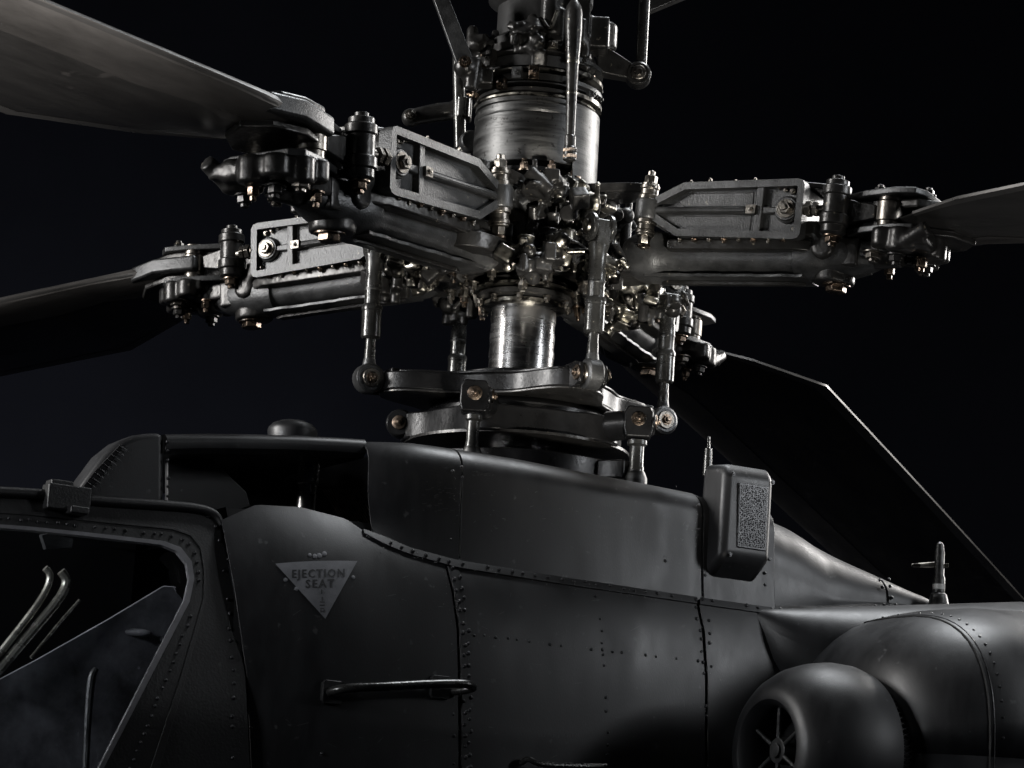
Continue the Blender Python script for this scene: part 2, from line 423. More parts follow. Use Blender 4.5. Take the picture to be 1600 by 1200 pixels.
# grab handle
def off_pts(L): return [on(x, y, VL, o) for x, y, o in L]
gh = MB().tube(off_pts([(512, 1083, -.005), (516, 1080, .04), (535, 1077, .062), (580, 1075, .07), (640, 1072, .07), (695, 1071, .07), (716, 1073, .064), (724, 1077, .045), (712, 1080, .015), (700, 1080, -.005)]), [.0115]*10, 14).build('grab_handle', 'rod', heli, bevel=0)
for x, y in ((517, 1082), (686, 1074)):
    s, v, z = hit(x, y, VL)
    pad = [(-.022, -.03), (.022, -.03), (.028, -.022), (.028, .022), (.022, .03), (-.022, .03), (-.028, .022), (-.028, -.022)]
    MB().prism(pad, -.004, .012, lambda a, b, h: W(s+a, v+h, z+b)).build('handle_base', 'frame', gh, bevel=.002)
MB().tube(off_pts([(815, 1192, 0), (817, 1186, .03), (840, 1194, .04), (935, 1197, .04)]), .008, 10).build('lower_handle', 'rod', heli, bevel=0)
st = MB()
for k in range(16):
    x = 842+k*4.4+random.uniform(-1, 1); y = 1149+random.uniform(-1, 1)
    st.add([on(x+a*random.uniform(.6, 1.8), y+b*random.uniform(2, 3.4), VL, .001) for a, b in ((-1, -1), (1, -1), (1, 1), (-1, 1))], [(0, 1, 2, 3)])
orient(st.build('worn_stencil', 'ink', heli, bevel=0))

# ------------------------------------------------------------------ cowling beside the mast
VC = .56
zt = fs(900, 735, VC-.05)[1]
CUTS = [572, 711, 1087, 1203]
sF = fs(570, 760, VC-.06)[0]; s1 = fs(713, 800, VC)[0]; s2 = fs(1088, 850, VC)[0]; s3 = fs(1201, 870, VC)[0]
TOPPX = [(575, 686), (640, 692), (714, 704), (800, 718), (900, 738), (1000, 757), (1088, 775)]
TOPSZ = [(fs(x, y, VC-.06)) for x, y in TOPPX]
BOT3 = [hit(x, y, VL) for x, y in [(570, 831), (600, 845), (640, 860), (713, 879), (880, 906), (1088, 937), (1201, 953)]]
BOTSZ = [(q[0], q[2]) for q in BOT3]; BOTSV = [(q[0], q[1]) for q in BOT3]
def lin(T, s):
    if s <= T[0][0]: return T[0][1]
    for a, b in zip(T, T[1:]):
        if s <= b[0]: return a[1]+(b[1]-a[1])*(s-a[0])/(b[0]-a[0])
    return T[-1][1]
def vfront(s): return lin(BOTSV, s)-.012-.05*max(0, min(1.05, (s1-.02-s)/(s1-sF)))**2.2
def cowl(sa, sb, n, r=.075, top=None, inb=.22):
    rows = []
    for i in range(n+1):
        s = sa+(sb-sa)*i/n; v0 = vfront(s); zb = lin(BOTSZ, s); z1 = lin(top or TOPSZ, s)
        row = [W(s, v0+(lin(BOTSV, s)+.004-v0)*(1-k/8)**2, zb+(z1-r-zb)*k/8) for k in range(9)]
        for k in range(1, 10):
            a = math.pi/2*k/9; row.append(W(s, v0-r+r*math.cos(a), z1-r+r*math.sin(a)))
        row.append(W(s, v0-r-inb, z1+.01)); rows.append(row)
    return MB().grid(rows)
for a, b, n in ((sF, s1-.002, 16), (s1+.002, s2-.003, 24)):
    orient(cowl(a, b, n).build('cowling_panel', 'skin', heli, bevel=.002, solid=.007))
TOP3 = [(s2, TOPSZ[-1][1]), (s2+.03, TOPSZ[-1][1]-.005), (s3, fs(1201, 800, VC-.06)[1])]
orient(cowl(s2+.003, s3-.002, 10, top=TOP3).build('cowling_panel', 'skin', heli, bevel=.002, solid=.007))
def VCW(s, z): return vfront(s)+.004
rivets('rivet_row', [[(705, 735), (703, 870)], [(722, 728), (722, 745)]], VCW, heli, .002, 26, .0048, 2, .3)
rivets('rivet_row', [[(1038, 790), (1040, 905)], [(1093, 790), (1096, 925)]], VCW, heli, .002, 28, .0045, 2, .25)
rivets('rivet_row', [[(1193, 815), (1196, 935)]], VCW, heli, .003, 20, .0055, 1.5, .15)
rivets('rivet_row', [[(1101, 899), (1101, 925)]], VCW, heli, .003, 18, .006, .5, 0)
# scuffs on the forward cowling
sf = MB()
for k in range(34):
    x = random.gauss(684, 13); y = random.gauss(772, 15); a = random.uniform(1, 4); b = random.uniform(.5, 1.2)
    sf.add([W(*((lambda q: (q[0], q[1]+.0035, q[2]))(hit(x+i*a, y+j*b, VCW)))) for i, j in ((-1, -.6), (.8, -1), (1, .7), (-.7, 1))], [(0, 1, 2, 3)])
for k in range(16):
    x = random.gauss(758, 14); y = 740+random.gauss(0, 2); a = random.uniform(1, 3); b = random.uniform(.6, 1.6)
    sf.add([W(*((lambda q: (q[0], q[1]+.0035, q[2]))(hit(x+i*a, y+j*b, VCW)))) for i, j in ((-1, -.6), (.8, -1), (1, .7), (-.7, 1))], [(0, 1, 2, 3)])
o = orient(sf.build('paint_scuff', 'ink', heli, bevel=0)); o['kind'] = 'stuff'
# aft tapering fairing
rows = []
TPX = [(1203, 799), (1235, 812), (1275, 832), (1330, 870), (1390, 905), (1450, 938), (1482, 955)]
BPX = [(1203, 951), (1235, 953), (1275, 954), (1330, 953), (1390, 951), (1450, 953), (1482, 958)]
def aft(i0, i1, n):
    rows = []
    for i in range(n+1):
        t = i0+(i1-i0)*i/n; k = min(int(t), len(TPX)-2); q = t-k
        m0, a_, b_, m1 = TPX[max(k-1, 0)], TPX[k], TPX[k+1], TPX[min(k+2, len(TPX)-1)]; tx = [.5*(2*a_[j]+(b_[j]-m0[j])*q+(2*m0[j]-5*a_[j]+4*b_[j]-m1[j])*q*q+(3*a_[j]-m0[j]-3*b_[j]+m1[j])*q**3) for j in (0, 1)]; bx_ = [BPX[k][j]+(BPX[k+1][j]-BPX[k][j])*q for j in (0, 1)]
        v0 = VC+.01
        s, zb = fs(bx_[0], bx_[1], v0); r = .15
        z1 = fs(tx[0], tx[1], v0-.09)[1]; r = min(.17, max(.004, (z1-zb)*.8))
        row = [W(s, v0+.02*(1-j/8)**2, zb+(z1-r-zb)*j/8) for j in range(9)]
        for j in range(1, 13):
            a = math.pi/2*j/12; row.append(W(s, v0-r+r*math.cos(a), z1-r+r*math.sin(a)))
        row.append(W(s, v0-r-.2, z1)); rows.append(row)
    return MB().grid(rows)
o = orient(aft(0, 3.92, 30).build('aft_fairing', 'skin', heli, bevel=.002, solid=.006)); o['label'] = 'tapering fairing aft of the sensor box'
orient(aft(3.97, 6, 14).build('aft_fairing', 'skin', heli, bevel=.002, solid=.006))
rivets('rivet_row', [[(1375, 905), (1388, 948)], [(1388, 905), (1398, 945)]], lambda s, z: VC+.012, heli, .002, 13, .005, 2, .1)

# sensor box with textured pad
sa, sb = s2+.028, s3-.052
zT = fs(1165, 722, .66)[1]; zB = fs(1165, 872, .68)[1]; zC = fs(1150, 908, .58)[1]
bxp = [(.53, zT+.002), (.63, zT-.008), (.655, zT-.03), (.66, zB), (.595, zC), (.53, zC)]
sbx = MB().prism(bxp, sa, sb, lambda v, z, s: W(s+.012*(z-zT)/.3, v, z)).build('sensor_box', 'skin', heli, bevel=.024, seg=5)
sbx['label'] = 'upright rounded sensor box standing proud of the cowling'
ca, cb = sa+.040, sb-.030; za, zb_ = zT-.06, zB+.03
MB().prism([(ca, za), (cb, za), (cb, zb_), (ca, zb_)], .656, .663, lambda s, z, v: W(s, v, z)).build('pad_frame', 'rivet', sbx, bevel=.003)
pm = MB(); g = 14; h = 32
for i in range(g):
    for j in range(h):
        s = ca+.006+(cb-ca-.012)*(i+.5+random.uniform(-.3, .3))/g; z = zb_+.006+(za-zb_-.012)*(j+.5+random.uniform(-.3, .3))/h
        q = random.uniform(.0018, .0030); pm.lathe([(q, -.002), (q*.9, .0004), (q*.45, .0014)], W(s, .663, z), V, 7)
o = pm.build('grip_pad', 'rivet', sbx, bevel=0, ang=60); o['kind'] = 'stuff'
for s, z in ((sa+.02, zT-.038), (sb-.014, zT-.045), (sa+.02, zB+.008), (sb-.016, zB+.01)):
    MB().bolt(W(s, .659, z), V, .005, .006, False).build('screw', 'rivet', sbx, bevel=0)
MB().cyl(W(sa+.02, .53, zT-.03), W(sa+.02, .53, zT+.05), .014, .011, 12).cyl(W(sa+.02, .53, zT+.05), W(sa+.02, .53, zT+.085), .005, .004, 8).build('stub_antenna', 'rod', heli, bevel=.001)

# chips and fine scratches in the paint
rc = random.Random(21); ch = MB()
def fleck(x, y, a, b, th, Vf, off):
    c, d = math.cos(th), math.sin(th); P_ = []
    for i, j in ((-1, -.4), (-.3, -1), (.8, -.7), (1, .3), (.2, 1), (-.7, .8)):
        i *= rc.uniform(.5, 1); j *= rc.uniform(.5, 1); P_.append(on(x+i*a*c-j*b*d, y+i*a*d+j*b*c, Vf, off))
    ch.add(P_, [tuple(range(6))])
for pl, n, Vf, off, sp in ((FB, 60, VL, .0075, 5), (E1, 50, VL, .003, 9), (E2, 24, VL, .001, 8), ([(713, 715), (713, 870)], 22, VCW, .003, 6), ([(1088, 785), (1088, 930)], 22, VCW, .003, 5), ([(725, 992), (1100, 1032)], 24, VL, .001, 5), (LA, 24, VL, .001, 5)):
    for k in range(n):
        x, y = poly_at(pl, rc.random()); fleck(x+rc.gauss(0, sp)*.6, y+rc.gauss(0, sp)*.6, rc.uniform(.5, 1.9), rc.uniform(.4, 1.2), rc.uniform(0, 3), Vf, off)
for k in range(46):
    fleck(rc.uniform(400, 1080), rc.uniform(900, 1190), rc.uniform(4, 14), rc.uniform(.25, .5), rc.gauss(-.2, .6), VL, .001)
for k in range(60):
    fleck(rc.uniform(720, 1080), rc.uniform(760, 900), rc.uniform(.5, 5), rc.uniform(.3, .6), rc.gauss(.1, .7), VCW, .003)
o = orient(ch.build('paint_chips', 'chip', heli, bevel=0)); o['kind'] = 'stuff'

# ------------------------------------------------------------------ roof lip, open bay and forward fairing
def loft_lip(pxs, v0, r, hh):
    rows = []
    for n_, (x, y) in enumerate(pxs):
        s, z = fs(x, y, v0); ib = .12+min(.9, .35*n_)
        row = [W(s, v0-ib, z), ] + [W(s, v0-r+r*math.sin(a), z-r+r*math.cos(a)) for a in [math.pi*k/14*1.0 for k in range(0, 8)]]
        row += [W(s, v0-.004, z-hh+.012), W(s, v0-.02, z-hh), W(s, v0-ib, z-hh+.01)]
        rows.append(row)
    return MB().grid(rows)
LIP = [(262, 677), (330, 676), (400, 677), (470, 679), (530, 682), (574, 685)]
vl = VC-.08
orient(loft_lip(LIP, vl, .025, .052).build('roof_lip', 'skin', heli, bevel=0))
MB().lathe([(.066, -.01), (.069, .014), (.066, .024), (.055, .035), (.035, .043), (.006, .046)], W(*(lambda q: (q[0], .2, q[1]-.012))(fs(457, 676, .2))), (0, 0, 1), 26).build('roof_dome', 'skin', heli, bevel=0)
# bay: back wall, post, mesh
s_a, z_a = fs(262, 680, .1); s_b, z_b = fs(610, 690, .1)
MB().box(W(-.42, .02, -.97), (1.16, .02, .34), Matrix.Rotation(PSI, 3, 'Z')).build('bay_wall', 'skin_in', heli, bevel=0)
pb = fs(476, 818, .3); MB().lathe([(.030, -.03), (.030, .0), (.026, .005), (.026, .105), (.03, .108), (.03, .2)], W(pb[0], .3, pb[1]), (0, 0, 1), 24).build('bay_post', 'shaft', heli, bevel=0)
ms = MB()
m0, m1 = fs(520, 765, .33), fs(578, 830, .33)
for k in range(26):
    for sg in (1, -1):
        x0 = 520+k*4-40; a = (x0, 765); b = (x0+sg*40, 830)
        if not (500 < min(a[0], b[0]) and max(a[0], b[0]) < 600): continue
        A, B_ = fs(*a, .36), fs(*b, .36); ms.cyl(W(A[0], .36+.002*sg, A[1]), W(B_[0], .36+.002*sg, B_[1]), .0012, n=5)
o = ms.build('bay_mesh', 'brass', heli, bevel=0, ang=60); o['kind'] = 'stuff'
# forward roof fairing
def fair(px, v0, v1, bev, name, m, lab=None):
    mb = MB(); pts = [fs(x, y, v0) for x, y in px]
    mb.prism(pts, v1, v0, lambda s, z, v: W(s, v, z))
    o = mb.build(name, m, heli, bevel=bev, seg=5)
    if lab: o['label'] = lab
    return o
fair([(112, 784), (135, 748), (165, 708), (190, 688), (212, 679), (235, 676), (258, 676), (258, 800), (112, 800)], vl-.01, vl-.12, .022, 'roof_fairing', 'skin', 'rounded roof fairing behind the canopy')
fair([(262, 684), (262, 800), (340, 806), (392, 792), (385, 768), (330, 715)], vl-.16, vl-.18, .004, 'bay_web', 'skin')
rivets('rivet_row', [[(262, 690), (262, 775)]], lambda s, z: vl-.004, heli, .002, 14, .0045, 1, .2)
sl = MB(); A = [(196, 694), (188, 696), (150, 735), (122, 772), (134, 774), (165, 738)]
sl.prism([fs(x, y, vl) for x, y in A], vl-.02, vl-.005, lambda s, z, v: W(s, v, z)); sl.build('vent_slot', 'skin_in', heli, bevel=.001)
ms = MB()
for k in range(11):
    t = k/10; a = (192-62*t, 697+72*t); ms.cyl(*[W(*(lambda q: (q[0], vl-.003, q[1]))(fs(a[0]+d, a[1]+e, vl))) for d, e in ((-6, -2), (9, 8))], .0012, n=5)
o = ms.build('slot_mesh', 'rivet', heli, bevel=0); o['kind'] = 'stuff'

# ------------------------------------------------------------------ canopy
OUT = [(-60, 762), (60, 768), (150, 778), (300, 790), (330, 799), (343, 814), (350, 850), (364, 920), (384, 1060), (392, 1230)]
INN = [(-60, 816), (40, 823), (130, 832), (255, 846), (282, 856), (299, 878), (303, 905), (296, 940), (230, 1068), (146, 1230)]
def strip(outp, inp, n, m, Vf, off=0.):
    rows = []
    for j in range(m+1):
        t = j/m; rows.append([on(*[poly_at(outp, i/n)[k]*(1-t)+poly_at(inp, i/n)[k]*t for k in (0, 1)], Vf, off) for i in range(n+1)])
    return MB().grid(rows)
def resamp(pl, k): return pl
def strip2(o_, i_, m, Vf, off, sub=7):                   # same number of vertices in both polylines
    rows = []
    for j in range(m+1):
        t = j/m; row = []
        for a in range(len(o_)-1):
            for q in range(sub if a < len(o_)-2 else sub+1):
                f = q/sub
                row.append(on(*[(o_[a][k]*(1-f)+o_[a+1][k]*f)*(1-t)+(i_[a][k]*(1-f)+i_[a+1][k]*f)*t for k in (0, 1)], Vf, off))
        rows.append(row)
    return MB().grid(rows)
cf = orient(strip2(OUT, INN, 8, VCAN, 0).build('canopy_frame', 'frame', heli, bevel=.002, solid=.02))
cf['label'] = 'dark riveted canopy frame round the rear cockpit window'
def mixp(a, b, t): return [(x+(u-x)*t, y+(v-y)*t) for (x, y), (u, v) in zip(a, b)]
IN2 = [(-60, 822), (40, 829), (128, 838), (250, 852), (275, 862), (290, 881), (294, 905), (287, 938), (222, 1064), (138, 1230)]
orient(strip2(INN, IN2, 2, VCAN, .004).build('window_trim', 'trim', cf, bevel=.001, solid=.012))
orient(strip2(mixp(OUT, INN, .62), mixp(OUT, INN, .68), 2, VCAN, .003).build('frame_bead', 'frame', cf, bevel=.001, solid=.006))
rivets('rivet_row', [mixp(OUT, INN, .82)], VCAN, cf, .001, 15, .0045, 1.2, .15)
rivets('rivet_row', [mixp(OUT, INN, .12)[4:]], VCAN, cf, .001, 22, .005, 2, .2)
LF = [(-60, y) for _, y in IN2]; LF = [(-60-i*1e-3, 822+i*45.4) for i in range(10)]
gl = orient(strip2(mixp(INN, OUT, .12), LF, 8, VCAN, -.024).build('window_glass', 'glass', heli, bevel=0, solid=.004)); gl['label'] = 'rear cockpit side window'
rail = [on(x, y, VCAN, .006) for x, y in ((-60, 768), (60, 774), (150, 784), (240, 790), (306, 796), (335, 806), (345, 822))]
MB().tube(rail, [.014, .014, .014, .014, .013, .011, .006], 14).build('canopy_rail', 'frame', cf, bevel=0)
q = on(101, 783, VCAN, .012)
rotp = Matrix.Rotation(PSI, 3, 'Z')
MB().box(q, (.115, .05, .065), rotp).box(q+Vector((-.02, 0, .03)), (.06, .045, .03), rotp).box(q+Vector((.03, -.01, -.03)), (.05, .05, .02), rotp).build('canopy_latch', 'frame', heli, bevel=.005)
# cockpit behind the glass
def flat(px, v, name, m, parent, dv=.02):
    mb = MB(); mb.prism([fs(x, y, v) for x, y in px], v-dv, v, lambda s, z, w_: W(s, w_, z)); return mb.build(name, m, parent, bevel=0)
MB().box(W(-1.9, -.45, -1.7), (1.8, .02, 1.4), rotp).build('cockpit_wall', 'skin_in', heli, bevel=0)
MB().box(W(-1.9, 0, -2.3), (1.8, 1.2, .02), rotp).build('cockpit_floor', 'skin_in', heli, bevel=0)
o = flat([(-80, 1104), (60, 1030), (170, 968), (270, 908), (350, 862), (400, 1000), (330, 1250), (-80, 1250)], .30, 'window_glare_panel', 'cockpit', heli)  # solid panel shaped and coloured as the reflection in the window
o['label'] = 'blue grey reflection in the cockpit window, built as a panel behind it'
def tb(pts, v, r, name, m): return MB().tube([W(*(lambda q: (q[0], v, q[1]))(fs(x, y, v))) for x, y in pts], r, 10).build(name, m, heli, bevel=0)
tb([(70, 888), (77, 896), (76, 912), (64, 936), (38, 972), (-20, 1045)], .33, .009, 'seat_frame_tube', 'seat')
tb([(95, 893), (103, 905), (100, 922), (86, 944), (60, 975), (30, 1010), (-20, 1070)], .33, .012, 'seat_frame_tube', 'seat')
tb([(124, 938), (100, 965), (75, 995), (48, 1028)], .33, .004, 'seat_frame_tube', 'seat')
tb([(150, 1045), (143, 1060), (138, 1110), (134, 1190), (133, 1240)], .33, [.007, .011, .010, .009, .009], 'control_lever', 'cast')
q = fs(220, 988, .33)
MB().sphere(W(q[0], .31, q[1]), .022, 20, (1.7, .7, .5)).build('instrument_cover', 'trim', heli, bevel=0)
flat([(65, 836), (115, 840), (112, 856), (72, 858)], .25, 'overhead_fitting', 'cast', heli)

# ------------------------------------------------------------------ engine nacelle
nac = MB(); rows = []
def sec(s, k, vc, wv, zc, hz, n=2.6, cnt=48):
    row = []
    for i in range(cnt+1):
        a = 2*math.pi*i/cnt; c, d = math.cos(a), math.sin(a)
        row.append(W(s, vc+wv*k*math.copysign(abs(c)**(2/n), c), zc+hz*k*math.copysign(abs(d)**(2/n), d)))
    return row
zn = fs(1560, 958, .95)[1]
ZC, HZ, VCN, WV = zn-.44, .44, .92, .47
NK = ((.535, .40), (.535, .50), (.55, .60), (.575, .69), (.61, .77), (.66, .85), (.72, .91), (.79, .955), (.88, .985), (1.0, 1.0), (2.6, 1.02))
for s, k in NK: rows.append(sec(s, k, VCN, WV, ZC, HZ, 2.8))
nc = nac.grid(rows).build('engine_nacelle', 'skin', heli, bevel=0, solid=.01); nc['label'] = 'rounded black engine nacelle at lower right'
def nring(s, off, a0, a1, n=60):
    k = lin(NK, s); out = []
    for q in range(n+1):
        a = a0+(a1-a0)*q/n; c, d = math.cos(a), math.sin(a)
        out.append(W(s, VCN+(WV*k+off)*math.copysign(abs(c)**(2/2.8), c), ZC+(HZ*k+off)*math.copysign(abs(d)**(2/2.8), d)))
    return out
for sq in (.70, 1.06):
    MB().tube(nring(sq, .0005, math.pi*.93, -math.pi*.6), .0028, 6, sm=1).build('nacelle_seam', 'rubber', nc, bevel=0)
    MB().tube(nring(sq+.012, .0, math.pi*.93, -math.pi*.6), .0014, 6, sm=1).build('seam_bead', 'rivet', nc, bevel=0)
rv_ = MB()
for sq, st_n in ((.735, 46), (1.03, 60), (1.09, 60)):
    for p_ in nring(sq, .0, math.pi*.9, -math.pi*.5, st_n): rv_.lathe([(.0045, -.003), (.004, .001), (.002, .0025)], p_, (p_-W(sq-.1, VCN, ZC)).normalized(), 7)
o = rv_.build('rivet_row', 'rivet', nc, bevel=0); o['kind'] = 'stuff'
# shoulder between hull and nacelle
rows = []
for i in range(21):
    t = i/20; q = t**.55
    hz = .02+.30*q; rows.append(sec(.46+.75*t, 1, .585+.22*t, .02+.30*q, -1.175+.085*t-hz, hz, 2.3))
MB().grid(rows).build('nacelle_shoulder', 'skin', nc, bevel=0)
# mesh screen ring between inlet and nacelle
ic = on(1247, 1176, lambda s, z: 1.0); isv = (ic.dot(U), ic.dot(V), ic.z)
AX = (U*1.0+V*.0).normalized()
scn = MB(); c0 = W(isv[0]+.18, isv[1], isv[2])
o = MB().cyl(c0, c0+AX*.45, .20, .24, 40).build('screen_core', 'skin_in', nc, bevel=0)
X_, Y_, Z_ = ortho(AX)
for k in range(80):
    for sg in (1, -1):
        pth = []
        for j in range(7):
            h = j/6; a = 2*math.pi*k/80+sg*h*.9; r = .206+.04*h
            pth.append(c0+AX*(.40*h)+(X_*math.cos(a)+Y_*math.sin(a))*r)
        scn.tube(pth, .0014, 4, sm=1)
o = scn.build('inlet_screen', 'rivet', nc, bevel=0); o['kind'] = 'stuff'
# inlet lip: rounded ring with spider inside
prof = [(.118, .16), (.112, .06), (.113, .03), (.120, .008), (.133, -.004), (.150, -.004), (.172, .008), (.198, .035), (.222, .075), (.238, .125), (.246, .18), (.244, .23), (.232, .27), (.20, .285)]
inl = MB().lathe(prof, W(isv[0]-.10, isv[1], isv[2]), AX, 64, caps=False).build('engine_inlet', 'skin', nc, bevel=0)
inl['label'] = 'round bulbous intake ring with a six spoke spider inside'
i0 = W(isv[0]-.10, isv[1], isv[2])
MB().cyl(i0+AX*.12, i0+AX*.13, .12, n=40).build('inlet_back', 'skin_in', nc, bevel=0)
MB().lathe([(.034, .03), (.036, .05), (.036, .11)], i0, AX, 28).lathe([(.02, .022), (.02, .03)], i0, AX, 20).build('spider_hub', 'cast', inl, bevel=.003)
for k in range(6):
    a = math.pi/6+k*math.pi/3
    d = X_*math.cos(a)+Y_*math.sin(a)
    MB().cyl(i0+AX*.035+d*.034, i0+AX*.035+d*.116, .0065, .005, 10).build('spider_spoke', 'cast', inl, bevel=0)
# cone antenna
q = fs(1466, 958, .62); a0 = W(q[0], .62, q[1])
ant = MB().lathe([(.05, -.02), (.042, 0), (.030, .03), (.024, .055), (.018, .06)], a0, (0, 0, 1), 20).lathe([(.018, .06), (.018, .105), (.015, .11), (.015, .18), (.011, .205), (.004, .212)], a0, (0, 0, 1), 16).build('beacon_antenna', 'steel', heli, bevel=.001)
MB().tube([a0+Vector((0, 0, .145)), a0+Vector((-.045, 0, .14)), a0+Vector((-.085, -.01, .136))], [.010, .008, .005], 8).box(a0+Vector((.012, 0, .142)), (.03, .008, .012)).build('antenna_vane', 'bright', ant, bevel=.001)
MB().lathe([(.0185, .07), (.0185, .085)], a0, (0, 0, 1), 16).build('antenna_lens', 'lamp', ant, bevel=0)

# ================================================================== MAST AND HUB
TH = R(26)
ANG = {'A': math.atan2(-math.cos(TH), -math.sin(TH))}
ANG['C'] = ANG['A']+math.pi/2; ANG['D'] = ANG['A']+math.pi; ANG['B'] = ANG['A']+1.5*math.pi
mast = thing('rotor_mast', 'worn bright steel rotor shaft standing between hub and swashplate', 'shaft', HUB+Vector((0, 0, -.98)))
MB().lathe([(.100, 0), (.100, .36), (.096, .365), (.096, .55), (.0975, .551), (.0975, .575), (.096, .576), (.096, .60), (.0975, .601), (.0975, .625), (.096, .626), (.096, .66), (.098, .661), (.098, .69), (.097, .70), (.097, .95)], (0, 0, 0), (0, 0, 1), 56).build('shaft', 'shaft', mast, bevel=0)
for z, r, h, m in ((.70, .125, .018, 'bright'), (.722, .142, .022, 'cast2'), (.748, .15, .014, 'bright'), (.765, .128, .03, 'cast2')):
    MB().lathe([(r-.01, 0), (r, .004), (r, h-.004), (r-.01, h)], (0, 0, z), (0, 0, 1), 48).build('collar', m, mast, bevel=0)
for k in range(10):
    a = 2*math.pi*k/10+.2
    MB().bolt((.135*math.cos(a), .135*math.sin(a), .722), (0, 0, -1), .010, .022).build('bolt', 'bolt', mast, bevel=.0008)

hub = thing('rotor_hub', 'cluttered oily metal rotor hub where the four arms meet', 'rotor hub', HUB)
def star(r0, r1, p, n=96, lob=4, ph=0.): return [((r0+(r1-r0)*max(0, math.cos(lob/2*(a-ph)))**p*(1 if lob == 4 else 1))*math.cos(a) if 0 else 0, 0) for a in [0]*1]
def lobes(r0, r1, angs, wd, n=120):
    out = []
    for i in range(n):
        a = 2*math.pi*i/n; r = r0
        for g in angs:
            d = (a-g+math.pi) % (2*math.pi)-math.pi
            r = max(r, r0+(r1-r0)*math.exp(-(abs(d)/wd)**2.4))
        out.append((r*math.cos(a), r*math.sin(a)))
    return out
idm = lambda x, y, h: Vector((x, y, h))
AA = list(ANG.values())
MB().prism(lobes(.2, .41, AA, .26), .05, .08, idm).build('upper_hub_plate', 'cast2', hub, bevel=.006, seg=3)
MB().prism(lobes(.2, .47, AA, .33), -.20, -.15, idm).build('lower_hub_plate', 'cast2', hub, bevel=.006, seg=3)
MB().lathe([(.16, -.2), (.17, -.16), (.15, -.14), (.15, -.10), (.165, -.095), (.165, -.05), (.14, -.045), (.14, .02), (.16, .03), (.16, .06), (.135, .07), (.13, .13), (.115, .14)], (0, 0, 0), (0, 0, 1), 40).build('hub_barrel', 'cast2', hub, bevel=0)
for k in range(14):
    a = 2*math.pi*k/14+.1
    MB().bolt((.185*math.cos(a), .185*math.sin(a), .10), (0, 0, 1), .014, .04).build('bolt', 'brass', hub, bevel=.001)
    if k % 2: MB().bolt((.185*math.cos(a), .185*math.sin(a), -.20), (0, 0, -1), .015, .03).build('bolt', 'bolt', hub, bevel=.001)
# castings, lugs and lines between the arms
def lump(seed, c, size, cnt):
    rs = random.Random(seed); mb = MB()
    for i in range(int(cnt*2.3)):
        p = Vector(c)+Vector([rs.uniform(-.55, .55)*s_ for s_ in size])
        rot = Matrix.Rotation(rs.uniform(0, 3), 3, rs.choice('XYZ')) @ Matrix.Rotation(rs.uniform(0, 3), 3, 'Z')
        q = rs.random()
        if q < .5:
            d = rot @ Vector((0, 0, rs.uniform(.015, .05))); mb.cyl(p-d, p+d, rs.uniform(.008, .022), n=12)
            if q < .2: mb.cyl(p+d*.7, p+d*.95, rs.uniform(.018, .03), n=12)
        elif q < .65: mb.sphere(p, rs.uniform(.015, .028), 12)
        else: mb.box(p, [rs.uniform(.015, .055) for _ in '123'], rot)
    return mb
for i, g in enumerate(AA):
    for k, (dr, da, z, sz) in enumerate(((.27, .78, -.10, (.16, .16, .16)), (.33, .45, -.20, (.12, .12, .07)), (.33, 1.12, -.19, (.12, .12, .08)), (.25, .6, .03, (.12, .12, .08)), (.24, 1.0, .02, (.13, .1, .08)), (.20, .2, -.05, (.12, .12, .2)), (.22, 1.35, -.06, (.12, .12, .2)), (.36, .8, -.17, (.12, .12, .08)), (.41, .55, -.225, (.10, .10, .06)), (.41, 1.05, -.22, (.1, .1, .06)))):
        a = g+da; c = (dr*math.cos(a), dr*math.sin(a), z)
        if z < -.15 and math.hypot(c[0]+.20, c[1]-.44) < .17: continue      # room for the rear pitch link
        o = wave('hub_casting', lump(11*i+k, c, sz, 12 if k == 0 else 8), ('cast2', 'bright', 'cast2', 'cast2', 'bright', 'cast', 'bright', 'bright', 'cast2', 'bright')[k], hub, .0045, 4)
    for k in range(9):
        a = g+.3+1.0*random.random(); z = random.choice((-.235, -.225, -.20, .075)); r = random.uniform(.17, .21) if z > 0 else random.uniform(.18, .30)
        MB().bolt((r*math.cos(a), r*math.sin(a), z), (random.uniform(-.2, .2), random.uniform(-.2, .2), -1 if z < 0 else 1), random.uniform(.010, .017), random.uniform(.03, .05)).build('bolt', random.choice(('brass', 'bolt', 'bolt')), hub, bevel=.001)
    for k in range(3):
        a = g+.35+.2*k; b = g+1.2-.15*k
        MB().tube([(.2*math.cos(a), .2*math.sin(a), -.10-.02*k), (.34*math.cos(a+.1), .34*math.sin(a+.1), -.21+.05*k), (.38*math.cos((a+b)/2), .38*math.sin((a+b)/2), -.15-.03*k), (.35*math.cos(b), .35*math.sin(b), -.21+.02*k), (.2*math.cos(b), .2*math.sin(b), -.12)], random.uniform(.006, .011), 10).build('oil_line', random.choice(('rod', 'bright', 'rubber')), hub, bevel=0)

